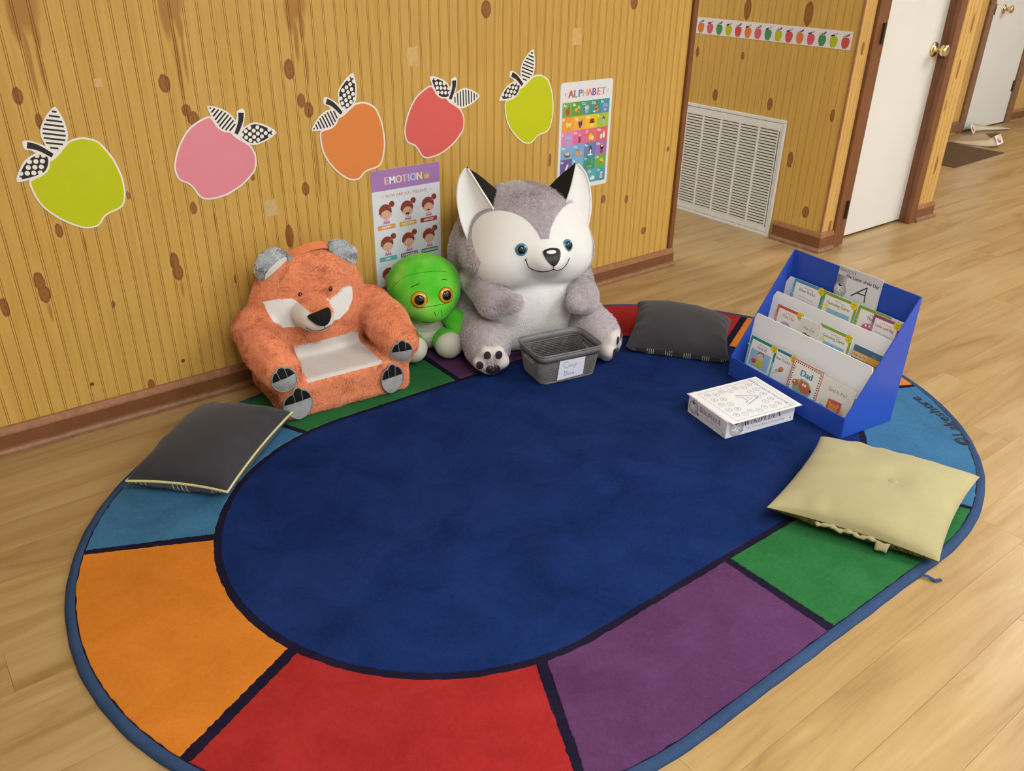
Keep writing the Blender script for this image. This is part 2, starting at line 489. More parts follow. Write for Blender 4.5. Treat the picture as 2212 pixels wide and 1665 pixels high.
# ================================================================== shell
def struct(name, mb, mat, **kw):
    o = mb.build(name, mat, **kw); o['kind'] = 'structure'; return o

X0, X1, Y0, YF = -3.6, 9.4, -5.6, .85
floor = struct('floor', MB().box(X0, X1, Y0, 3.2, -.06, -.009), M_FLOOR)
# planks, running along x
pw, pl = .125, 1.215
plank = MB().box(0, pl-.0006, 0, pw-.0005, -.009, 0).mesh('plank'); plank.materials.append(M_FLOOR)
prng = random.Random(3); y = -2.5
row = 0
while y < .95:
    x = -1.278-pl*3+prng.uniform(0, pl)
    if y < -1.9: lo, hi = -.9, .7
    elif y < -1.3: lo, hi = -1.45, 2.1
    elif y < 0: lo, hi = -1.75, 7.3
    else: lo, hi = 1.3, 7.3
    while x < hi:
        if x+pl > lo:
            o = bpy.data.objects.new('plank', plank); o.location = (x, y, 0); link(o, floor)
        x += pl
    y += pw; row += 1

struct('ceiling', MB().box(X0, X1, Y0, 3.2, CEIL, CEIL+.05), M_CEIL)
wall_left = struct('wall_left', MB().box(X0, 1.484, .010, .11, 0, CEIL), M_WALL)
wall_center = struct('wall_center', MB().box(2.268, 2.36, -.29, 3.2, 0, CEIL), M_HALL)
wall_right = struct('wall_right', MB().box(2.268, 2.43, -.29, -.2, 0, CEIL).box(3.10, 3.333, -.29, -.2, 0, CEIL).box(2.43, 3.10, -.29, -.2, 2.06, CEIL).box(3.25, 3.333, -.2, YF+.0, 0, CEIL), M_RIGHT)
wall_far = struct('wall_far', MB().box(3.333, 5.95, YF+.01, YF+.1, 0, CEIL).box(6.72, X1, YF+.01, YF+.1, 0, CEIL).box(5.95, 6.72, YF+.01, YF+.1, 2.06, CEIL), M_RIGHT)
struct('wall_rear', MB().box(X0, X1, Y0-.1, Y0, 0, CEIL), M_PAINT)
struct('wall_west', MB().box(X0-.1, X0, Y0, .11, 0, CEIL), M_PAINT)
struct('wall_east', MB().box(X1, X1+.1, Y0, YF+.1, 0, CEIL), M_PAINT)
struct('wall_hall_end', MB().box(X0, 2.3, 3.2, 3.3, 0, CEIL), M_PAINT)

D = .0381
def board_mesh(name, w, mat, gm, z0, z1, bead=True):
    if bead: prof = [(0, .0010), (.0006, 0), (.0046, 0), (.0052, .0010), (.0058, 0), (w-.0006, 0), (w, .0010)]; gi = {0, 2, 3, 5}
    else: prof = [(0, .0012), (.0008, 0), (w-.0008, 0), (w, .0012)]; gi = {0, 2}
    prof = [(0, .010)]+prof+[(w, .010)]; n = len(prof)
    vs = [(x, yy, z) for z in (z0, z1) for x, yy in prof]; mb = MB()
    for i in range(n-1): mb.add([vs[i], vs[i+1], vs[n+i+1], vs[n+i]], [(0, 1, 2, 3)], 1 if (i-1) in gi else 0)
    me = mb.mesh(name); me.materials.append(mat); me.materials.append(gm); return me
bm1 = board_mesh('board', D, M_WALL, M_GROOVE, .0, CEIL)
bh1 = board_mesh('board', D/2, M_WALL, M_GROOVE, .0, CEIL, False)
for i in range(-42, 32):
    o = bpy.data.objects.new('board', bm1); o.location = (i*D-.0028, 0, 0); link(o, wall_left)
o = bpy.data.objects.new('board', bh1); o.location = (32*D-.0028, 0, 0); link(o, wall_left)
i = 0
while 32.5*D+i*D < 1.484-D*.9:
    o = bpy.data.objects.new('board', bm1); o.location = (32.5*D-.0028+i*D, 0, 0); link(o, wall_left); i += 1
bmh = board_mesh('board', .0415, M_HALL, M_GROOVE2, 0, CEIL, False)
yy = -.292
while yy < 1.0:
    o = bpy.data.objects.new('board', bmh); o.location = (2.258, yy+.0415, 0); o.rotation_euler = (0, 0, -math.pi/2); link(o, wall_center); yy += .0415
bmr = board_mesh('board', .0343, M_RIGHT, M_GROOVE2, 0, CEIL, False)
for xx in [2.258+.0343*i for i in range(3)]+[3.155+.0356*i for i in range(5)]:
    o = bpy.data.objects.new('board', bmr); o.location = (xx, -.30, 0); link(o, wall_right)
bmf = board_mesh('board', .044, M_RIGHT, M_GROOVE2, 0, CEIL, False)
for xx in [4.9+.044*i for i in range(23)]+[6.80+.044*i for i in range(14)]:
    o = bpy.data.objects.new('board', bmf); o.location = (xx, YF, 0); link(o, wall_far)

# skirting: a board with a bevelled top and a shoe strip
def skirting(name, a, b, n, shoe=True, h=.083, mat=M_BROWN, worn=M_WORN, m0=0, m1=0):
    """from a to b along the wall foot; n is the outward normal; m0, m1 lengthen the ends by the profile depth (mitre)"""
    a, b, n = Vector((*a, 0)), Vector((*b, 0)), Vector((*n, 0)); d = (b-a).normalized()
    def sweep(prof):
        mb = MB(); k = len(prof)
        vs = [a-d*m0*p[0]+n*p[0]+Vector((0, 0, p[1])) for p in prof]+[b+d*m1*p[0]+n*p[0]+Vector((0, 0, p[1])) for p in prof]
        return mb.add(vs, [tuple(range(k))[::-1], tuple(range(k, 2*k))]+[(i, (i+1) % k, k+(i+1) % k, k+i) for i in range(k)])
    o = sweep([(0, .02), (.014, .02), (.014, h-.022), (.012, h-.016), (.006, h-.002), (.003, h), (0, h)]).build(name, mat); o['kind'] = 'structure'
    sweep([(.0140, h-.0225), (.0155, h-.022), (.0140, h-.0165), (.0075, h-.001), (.0035, h+.0010), (.0030, h+.0001), (.0062, h-.0022), (.0122, h-.0162)]).build('bevel_strip', worn if mat is M_WORN else M_EDGE, o)
    if shoe: sweep([(0, 0), (.028, 0), (.027, .010), (.022, .018), (.014, .021), (0, .021)]).build('shoe_strip', worn, o)
    return o
M_EDGE = plain('rubbed trim edge', (150, 102, 66), .4, .4, vary=.2, vscale=40)
skirting('baseboard_left', (X0, 0), (1.512, 0), (0, -1), worn=plain('scuffed brown', (140, 100, 68), .45, .35, vary=.2, vscale=30))
skirting('baseboard_center', (2.258, -.30), (2.258, -.028), (-1, 0), m0=1, h=.096)
skirting('baseboard_right', (2.258, -.30), (2.362, -.30), (0, -1), m0=1, shoe=True, h=.096)
skirting('baseboard_doorside', (3.155, -.30), (3.333, -.30), (0, -1), m1=1, shoe=True, h=.09)
skirting('baseboard_far', (3.333, YF), (5.87, YF), (0, -1), shoe=False, h=.10, mat=M_WORN)
skirting('baseboard_corridor', (6.79, YF), (X1, YF), (0, -1), shoe=False, h=.10)
struct('trim_1', MB().box(1.484, 1.511, -.004, .115, 0.083, CEIL), M_BROWN, bevel=.003)
struct('trim_2', MB().box(2.362, 2.425, -.316, -.29, 0, 2.12), M_BROWN, bevel=.003)
struct('trim_3', MB().box(3.088, 3.152, -.316, -.29, 0, 2.12), M_BROWN, bevel=.003)
struct('trim_4', MB().box(2.43, 2.478, -.30, -.2, 0, 2.06), M_BROWN, bevel=.002)
struct('trim_5', MB().box(3.0985, 3.125, -.30, -.2, 0, 2.06), M_BROWN, bevel=.002)
struct('trim_6', MB().box(5.87, 5.955, YF-.02, YF+.05, 0, 2.1), M_WORN, bevel=.003)
struct('trim_7', MB().box(6.69, 6.79, YF-.02, YF+.05, 0, 2.1), M_WORN, bevel=.003)
struct('trim_8', MB().box(2.253, 2.265, -.305, -.296, .096, CEIL), M_EDGE, bevel=.003)

# doors
def door(name, x0, x1, yf, knob_x, knob_z, hinges, hx, latch=None, hy=None):
    d = MB().box(x0, x1, yf, yf+.04, .012, 2.04).build(name, M_WHITE, bevel=.002); d['kind'] = 'structure'
    Mk = Matrix.Translation((knob_x, yf, knob_z)) @ Matrix.Rotation(math.pi/2, 4, 'X')
    kn = MB().lathe([(.0, .0), (.036, 0), (.035, .006), (.026, .010), (.013, .012), (.011, .030), (.018, .036), (.028, .050), (.030, .060), (.026, .070), (.014, .075), (.0, .075)], 20, Mk).build('door_knob', M_BRASS, d, smooth=True)
    for hz in hinges:
        yh = yf if hy is None else hy
        h = MB().box(hx-.012, hx+.012, yh-.004, yh+.001, hz-.045, hz+.045).build('hinge', M_HINGE, d, bevel=.001)
        MB().tube([(hx-.006, yh-.008, hz-.045), (hx-.006, yh-.008, hz+.045)], .006, 8).build('hinge_pin', M_HINGE, h)
    if latch: MB().box(latch-.03, latch+.01, yf-.002, yf, knob_z-.04, knob_z+.04).build('latch_plate', M_HINGE, d)
    return d
door('door_1', 2.480, 3.101, -.25, 3.045, .903, (.194, 1.01, 1.8), 2.424, None, -.3165)
door('door_2', 5.957, 6.688, YF-.005, 6.13, .94, (.317, 1.8), 6.672, 5.99)

# ceiling lamps (above the frame; the hall one is added as fill light)
M_LAMP = NT('lamp diffuser', .5); M_LAMP.b.inputs['Emission Color'].default_value = LAMP_COL
M_LAMP.b.inputs['Emission Strength'].default_value = LAMP_POWER
M_LAMPH = plain('lamp housing', (235, 235, 232), .5)
for x, y in LAMP_SPOTS:
    t = thing('ceiling_light', 'unseen white fluorescent ceiling light above the frame', 'light', (x, y, CEIL), 0, 'fluorescent ceiling lights')
    MB().box(-.62, .62, -.32, .32, -.05, 0).box(-.62, -.60, -.32, .32, -.07, -.05).box(.60, .62, -.32, .32, -.07, -.05).box(-.62, .62, -.32, -.30, -.07, -.05).box(-.62, .62, .30, .32, -.07, -.05).build('housing', M_LAMPH, t)
    MB().box(-.60, .60, -.30, .30, -.062, -.054).build('diffuser', M_LAMP.m, t)

# return-air grille low on the hall wall
def grille():
    t = thing('return_air_grille', 'white metal return air grille with rows of slats low on the hall wall', 'vent', (2.258, -.006, 0))
    M = plain('grille white', (226, 225, 218), .4, .4, vary=.04); MD = plain('grille gap shade', (54, 48, 40), .8)
    W_, H_ = .775, .592
    def P(y0, y1, z0, z1, d0, d1, mb): return mb.box(-d1, -d0, y0, y1, z0, z1)
    P(.02, W_-.02, .02, H_-.02, 0, .0015, MB()).build('gap_shade_plate', MD, t)  # dark sheet standing for the shade in the gaps behind the slats
    fr = MB()
    for a in ((0, W_, 0, .016), (0, W_, H_-.016, H_), (0, .016, .016, H_-.016), (W_-.016, W_, .016, H_-.016)): P(*a, 0, .010, fr)
    fr.build('outer_frame', M, t, bevel=.002)
    inn = MB()
    for a in ((.018, W_-.018, .018, .046), (.018, W_-.018, H_-.055, H_-.018), (.018, .034, .046, H_-.055), (W_-.034, W_-.018, .046, H_-.055)): P(*a, 0, .008, inn)
    inn.build('inner_frame', M, t, bevel=.0015)
    c0 = .034; pitch = .1225; bars = 5
    for i in range(0, 7):
        yb = c0+i*pitch
        if yb < W_-.05: P(yb-.007, yb+.007, .046, H_-.055, 0, .008, MB()).build('upright', M, t, bevel=.0015)
    n = 33; z0, z1 = .046, H_-.055; dz = (z1-z0)/n
    sl = MB(); w = pitch-.014
    sl.add([(-.0075, 0, 0), (-.0075, w, 0), (-.0052, w, .0098), (-.0052, 0, .0098), (-.0066, 0, .0), (-.0066, w, .0), (-.0043, w, .0098), (-.0043, 0, .0098)],
           [(0, 3, 2, 1), (4, 5, 6, 7), (0, 1, 5, 4), (2, 3, 7, 6)])
    me = sl.mesh('slat'); me.materials.append(plain('slat shaded white', (208, 206, 192), .45, .4))  # darker than the frame, with the shade beneath the slats in its colour
    for i in range(6):
        for j in range(n):
            o = bpy.data.objects.new('slat', me); o.location = (0, c0+i*pitch+.007, z0+dz*j+.001); link(o, t)
grille()

# ================================================================== rug
def carpet(name, col, vary=.22, dark=(0, 0, 0)):
    k = NT(name, .95, .08); P = k.pos(); c = tuple(x*.86 for x in lin(col))
    a = k.noise(P, 6, 5, .65, .6); b = k.noise(P, 520, 2, .7); d = k.noise(P, 90, 2, .6)
    f = k.math('ADD', k.math('MULTIPLY', a, .5), k.math('ADD', k.math('MULTIPLY', b, .42), k.math('MULTIPLY', d, .16)))
    k.color(k.ramp(f, [(.36, tuple(x*(1-vary*1.5) for x in c)), (.5, c), (.64, tuple(min(1, x*(1+vary*1.3)+.004) for x in c))]))
    k.bump(k.math('ADD', b, k.math('MULTIPLY', d, .6)), .55, .004)
    return k.m
RC = (0.0, -1.007)
RT = .013
ON = .0146       # things on the rug rest here, at the tips of the pile
def stadium(L, r, n=900):
    """points and cumulative length, counter-clockwise from (L, -r)"""
    seg = [('a', L, -90), ('l', 1), ('a', -L, 90), ('l', -1)]; out = []
    for i in range(n): 
        t = i/n*(4*L+2*math.pi*r)
        if t < math.pi*r: a = -math.pi/2+t/r; out.append((L+r*math.cos(a), r*math.sin(a)))
        elif t < math.pi*r+2*L: out.append((L-(t-math.pi*r), r))
        elif t < 2*math.pi*r+2*L: a = math.pi/2+(t-math.pi*r-2*L)/r; out.append((-L+r*math.cos(a), r*math.sin(a)))
        else: out.append((-L+(t-2*math.pi*r-2*L), -r))
    return np.array(out)
def rug():
    t = thing('area_rug', 'large oval area rug with colourful blocks around a navy centre on the wood floor', 'rug', (*RC, 0))
    L = .455; ro, ri = .905, .585
    So, Si = stadium(L, ro-.020), stadium(.44, ri)
    M_LINE = carpet('carpet line navy', (28, 22, 44), .15)
    mats = dict(blue=carpet('carpet sky blue', (62, 112, 148)), orange=carpet('carpet orange', (214, 128, 42), .12), red=carpet('carpet red', (164, 41, 39), .16),
                purple=carpet('carpet purple', (92, 54, 94)), green=carpet('carpet green', (44, 108, 58)), navy=carpet('carpet navy centre', (18, 41, 94), .32))
    # backing with the dark lines
    pts = stadium(L, ro-.012, 240)
    MB().prism([tuple(p) for p in pts], 'z', .0005, RT-.0016).build('backing', M_LINE, t)
    # woven edge binding
    mb = MB(); A, B = stadium(L, ro+.003, 360), stadium(L, ro-.020, 360); n = 360; prof = [(0, .0005), (.0, .007), (.25, .0125), (.6, .014), (1, RT-.002)]
    vs = []
    for i in range(n):
        wob = .0010*math.sin(i*.9)*math.sin(i*.37)
        for f, z in prof:
            q = A[i]*(1-f)+B[i]*f; d = A[i]-B[i]; d = d/np.linalg.norm(d); q = q+d*wob*(1-f); vs.append((q[0], q[1], z))
    k = len(prof); fs = []
    for i in range(n):
        j = (i+1) % n
        for m in range(k-1): fs.append((i*k+m, j*k+m, j*k+m+1, i*k+m+1))
    MATS['bind'] = carpet('binding blue', (56, 78, 112), .12); mb.add(vs, fs); mb.build('binding', MATS['bind'], t, smooth=True)
    MB().tube([(.335, -.905, .008), (.345, -.922, .010), (.352, -.938, .004), (.368, -.945, .003)], [.004, .005, .006, .005], 6, flat=.5).build('loose_binding_thread', MATS['bind'], t)
    # centre field
    r2 = np.random.default_rng(4)
    def jag(p, amp=.0008): return [(x+r2.normal()*amp, y_+r2.normal()*amp) for x, y_ in p]
    def field(name, poly, mat):
        n = len(poly); c = np.mean(poly, 0); mb = MB()
        vs = [(x, y_, RT-.003) for x, y_ in poly]
        ins = []
        for i, p in enumerate(poly):
            a, b = np.array(poly[i-1]), np.array(poly[(i+1) % n]); d = b-a; d = d/(np.linalg.norm(d)+1e-9); q = np.array(p)+np.array([-d[1], d[0]])*.0022
            ins.append((q[0], q[1], RT))
        mb.add(vs+ins, [(i, (i+1) % n, n+(i+1) % n, n+i) for i in range(n)]+[tuple(range(n, 2*n))]); mb.build(name, mat, t)
    field('centre_field', jag([tuple(p) for p in stadium(.44, ri-.008, 700)]), mats['navy'])
    # dividers: from inner to outer point, in order counter-clockwise from the bottom middle
    dv = [((0, -.585), (0, -.905)), ((.575, -.57), (.715, -.872)), ((.962, -.227), (1.287, -.385)), ((.962, .227), (1.287, .385)), ((.575, .57), (.715, .872)),
          ((0, .585), (0, .905)), ((-.575, .57), (-.715, .872)), ((-.962, .227), (-1.287, .385)), ((-.962, -.227), (-1.287, -.385)), ((-.575, -.57), (-.715, -.872))]
    cols = ['green', 'blue', 'orange', 'red', 'purple', 'green', 'blue', 'orange', 'red', 'purple']
    Si2 = stadium(.44, ri+.008)
    def near(S, p): return int(np.argmin(((S-np.array(p))**2).sum(1)))
    for i in range(10):
        (a0, a1), (b0, b1) = dv[i], dv[(i+1) % 10]; hw = .0085
        def cross(S, p0, p1, side):
            p0, p1 = np.array(p0), np.array(p1); d = (p1-p0)/np.linalg.norm(p1-p0); nn = np.array([-d[1], d[0]])*hw*side
            q0, q1 = p0-d*.1+nn, p1+d*.1+nn; best = None
            # nearest stadium sample to the shifted line
            s = (S-q0); dist = np.abs(s[:, 0]*d[1]-s[:, 1]*d[0]); al = s@d
            ok = (al > 0) & (al < np.linalg.norm(q1-q0)); return int(np.argmin(np.where(ok, dist, 9)))
        ia, ib = cross(So, a0, a1, 1), cross(So, b0, b1, -1); ja, jb = cross(Si2, a0, a1, 1), cross(Si2, b0, b1, -1)
        def span(S, i0, i1):
            n = len(S); m = (i1-i0) % n; return [tuple(S[(i0+q) % n]) for q in range(0, m+1, 2)]
        o_, i_ = span(So, ia, ib), span(Si2, ja, jb)
        def edge(p, q, n=60): return [tuple(np.array(p)+(np.array(q)-np.array(p))*u/n) for u in range(1, n)]
        poly = o_+edge(o_[-1], i_[-1])+i_[::-1]+edge(i_[0], o_[0])
        field('colour_field', jag(poly), mats[cols[i]])
    c = Canvas()
    # lettering along the right-hand end
    s = '©Lakeshore'; p0 = np.array([1.022, -1.700]); p1 = np.array([1.192, -1.428]); n = len(s)
    widths = np.array([1.12, .80, .60, .58, .62, .52, .62, .64, .44, .62]); cum = np.concatenate([[0], np.cumsum(widths)]); tot = cum[-1]
    for i, ch in enumerate(s):
        f = (cum[i]+widths[i]/2)/tot; bend = .022*math.sin(f*math.pi)
        d = p1-p0; d = d/np.linalg.norm(d); q = p0+(p1-p0)*f+np.array([d[1], -d[0]])*bend; ang = math.degrees(math.atan2(d[1], d[0]))+(f-.5)*-22*-1
        c.text(ch, q[0]-RC[0], q[1]-RC[1], .039, (20, 24, 48), lay=1, rot=ang, bold=.0022)
    c.build('lettering', Matrix.Translation((0, 0, RT+.0008)), t, mat=None)
rug()

# ================================================================== things stuck on the panelling
WALL = basis((0, -.0012, 0), (1, 0, 0), (0, 0, 1))     # canvas x = world x, canvas y = world z, facing -y

AP_BODY = [(-.1006,.0289),(-.0809,.0351),(-.0635,.0485),(-.0551,.0675),(-.0362,.0785),(-.0153,.0982),(.0047,.1136),(.0312,.1195),(.0518,.1164),(.0754,.1057),(.0926,.0832),(.1084,.0514),(.1188,.0125),(.1222,-.0213),(.1177,-.0592),(.1078,-.0796),(.0921,-.0893),(.0704,-.0955),(.0527,-.1047),(.038,-.1218),(.023,-.129),(-.0034,-.1277),(-.0314,-.1145),(-.0611,-.0926),(-.0852,-.0674),(-.1008,-.0439),(-.1116,-.0102),(-.1141,.0196)]
AP_FREE = [(-.0115,.1999),(-.0015,.1711),(.0021,.1403),(-.0017,.1188),(-.0119,.1045),(-.0264,.0951),(-.0377,.0942),(-.0485,.1065),(-.0541,.1268),(-.0538,.1463),(-.0431,.1667),(-.0266,.1864)]
AP_STEM = [(-.0971,.1143),(-.0786,.1078),(-.0628,.0972),(-.0432,.0803)]
AP_OVER = [(-.1394,.0263),(-.1288,.0461),(-.1142,.0663),(-.0947,.0814),(-.0753,.0869),(-.0597,.0836),(-.055,.072),(-.06,.0548),(-.0714,.0406),(-.0893,.034),(-.1085,.03)]

def smooth_closed(p, sub=4, sharp=()):
    p = [np.array(q) for q in p]; n = len(p); out = []
    for i in range(n):
        a, b, c, d = p[i-1], p[i], p[(i+1) % n], p[(i+2) % n]
        if i in sharp: a = b
        if (i+1) % n in sharp: d = c
        for k in range(sub):
            t = k/sub
            out.append(tuple(.5*((2*b)+(c-a)*t+(2*a-5*b+4*c-d)*t*t+(3*b-a-3*c+d)*t**3)))
    return out
def inset(p, d):
    """move a clockwise or counter-clockwise outline inwards"""
    p = np.array(p); a = np.roll(p, 1, 0); b = np.roll(p, -1, 0); t = b-a; t /= np.linalg.norm(t, axis=1, keepdims=True)+1e-12
    area = .5*np.sum(p[:, 0]*np.roll(p[:, 1], -1)-np.roll(p[:, 0], -1)*p[:, 1]); s = 1 if area > 0 else -1
    return [tuple(q) for q in p+s*d*np.stack([-t[:, 1], t[:, 0]], 1)]
def inside(poly, x, y):
    r = False; n = len(poly)
    for i in range(n):
        (x1, y1), (x2, y2) = poly[i], poly[i-1]
        if (y1 > y) != (y2 > y) and x < (x2-x1)*(y-y1)/(y2-y1)+x1: r = not r
    return r
def clip_line(poly, o, d, m=400, R=.2):
    """spans of the line o+t*d inside poly"""
    ts = np.linspace(-R, R, m); ins = [inside(poly, o[0]+d[0]*t, o[1]+d[1]*t) for t in ts]; out = []; st = None
    for t, i in zip(ts, ins):
        if i and st is None: st = t
        if not i and st is not None: out.append((st, t)); st = None
    return out
def clip_half(poly, cen, r, n=14):
    """dot clipped to the leaf: pull outside points to the leaf edge by bisection"""
    pts = []
    for x, y in ell(cen[0], cen[1], r, n=n):
        if not inside(poly, x, y):
            lo, hi = 0., 1.
            for _ in range(12):
                m = (lo+hi)/2
                if inside(poly, cen[0]+(x-cen[0])*m, cen[1]+(y-cen[1])*m): lo = m
                else: hi = m
            x, y = cen[0]+(x-cen[0])*lo, cen[1]+(y-cen[1])*lo
        pts.append((x, y))
    return pts
INK = (40, 38, 36); PAPER = (244, 242, 238)
def apple(col, rot, c, sc, dots_on, label):
    t = thing('apple_cutout', label, 'wall decoration', (c[0], 0, c[1]), 0, 'paper apple cutouts on the panelled wall')
    R = Matrix.Rotation(math.radians(rot), 2)
    def T(p): q = R @ Vector(p); return (q.x*sc, q.y*sc)
    body = smooth_closed(AP_BODY, 4); free = smooth_closed(AP_FREE, 4, (0,)); over = smooth_closed(AP_OVER, 4, (0,))
    def sheet(nm, poly, z0, z1, mat):
        q = [T(p) for p in poly]
        MB().prism(q, 'y', -z0, -z1).build(nm, mat, t)
    M_P = plain('card white', PAPER, .45, .4)
    sheet('white_border', body, .0008, .0026, M_P)
    stem = Canvas().line(AP_STEM, .028, PAPER)
    for nm, pl_ in (('leaf_border', inset(free, -.0045)), ('leaf_border', inset(over, -.0045))): sheet(nm, pl_, .0009, .0028, M_P)
    sheet('stem_border', smooth_closed([(-.106,.124),(-.09,.125),(-.07,.116),(-.05,.104),(-.028,.094),(-.03,.070),(-.050,.070),(-.072,.084),(-.09,.099),(-.105,.104)], 3), .0009, .0027, M_P)
    sheet('apple_body', inset(body, .0048), .0026, .0032, plain('card '+str(col), col, .42, .4, vary=.03, vscale=300))
    # leaves
    cv = Canvas()
    for which, leaf in (('free', free), ('over', over)):
        lf = inset(leaf, .0008)
        tip = np.array(leaf[0]); base = np.mean(np.array(leaf), 0); d = base-tip; L = np.linalg.norm(d); d /= L; n_ = np.array([-d[1], d[0]])
        if (dots_on == which):
            cv.poly([T(p) for p in lf], INK, 4)
            for i in range(-1, 10):
                for j in range(-4, 5):
                    q = tip+d*(.006+i*.0125)+n_*((j+(i % 2)*.5)*.0185)
                    if inside(lf, *q): cv.poly([T(p) for p in clip_half(lf, q, .0062)], PAPER, 5)
        else:
            cv.poly([T(p) for p in lf], PAPER, 4)
            m = 9 if which == 'free' else 8
            sd = np.array([.12, 1.]) if which == 'free' else np.array([-.72, -.7]); sd /= np.linalg.norm(sd); sn = np.array([-sd[1], sd[0]])
            if which == 'free': sd = -d
            else: sd = d
            sn = np.array([-sd[1], sd[0]]); ext = [np.dot(np.array(p)-tip, sd) for p in lf]
            for s_ in np.arange(min(ext)+.005, max(ext), .0118 if which == 'free' else .0105):
                for a, b in clip_line(lf, tip+sd*s_, sn): cv.line([T(tip+sd*s_+sn*a), T(tip+sd*s_+sn*b)], .0048*sc, INK, 5)
    st = smooth_closed(AP_STEM, 1); pts = []
    P4 = [np.array(p) for p in AP_STEM]
    for i in range(13):
        u = i/12*3; k = min(int(u), 2); f = u-k; a = P4[max(k-1, 0)]; b = P4[k]; c_ = P4[k+1]; e = P4[min(k+2, 3)]
        pts.append(.5*((2*b)+(c_-a)*f+(2*a-5*b+4*c_-e)*f*f+(3*b-a-3*c_+e)*f**3))
    cv.line([T(p) for p in pts], [.017*sc-.006*sc*i/12 for i in range(13)], INK, 6)
    cv.build('leaf_print', basis((0, -.0022, 0), (1, 0, 0), (0, 0, 1)), t, eps=2e-4)
apple((196, 206, 10), 0, (-.9746, .7462), 1.0, 'over', 'lime green apple cutout left of the pink one, with a striped upright leaf')
apple((230, 142, 156), -79.3, (-.5817, .7712), 1.0, 'free', 'pink apple cutout with a polka dot leaf pointing right')
apple((226, 136, 66), -8.2, (-.1251, .7673), 1.02, 'free', 'orange apple cutout with a polka dot upright leaf')
apple((222, 98, 92), -74.6, (.1976, .7997), 1.0, 'over', 'coral red apple cutout between the orange one and the right-hand lime one')
apple((200, 208, 10), -6.5, (.6187, .8007), 1.01, 'over', 'lime green apple cutout beside the alphabet poster')

# ---- posters ---------------------------------------------------------------
def sheet_thing(name, label, x0, z0, x1, z1, col=(236, 238, 240), r=.008, cat='poster', th=.0012):
    t = thing(name, label, cat, ((x0+x1)/2, 0, (z0+z1)/2)); w, h = x1-x0, z1-z0
    MB().prism(rrect(-w/2, -h/2, w/2, h/2, r), 'y', -.0005, -.0005-th).build('sheet', plain('laminated paper '+str(col), col, .28, .5), t)
    return t, basis((0, -.0005-th, 0), (1, 0, 0), (0, 0, 1)), w, h

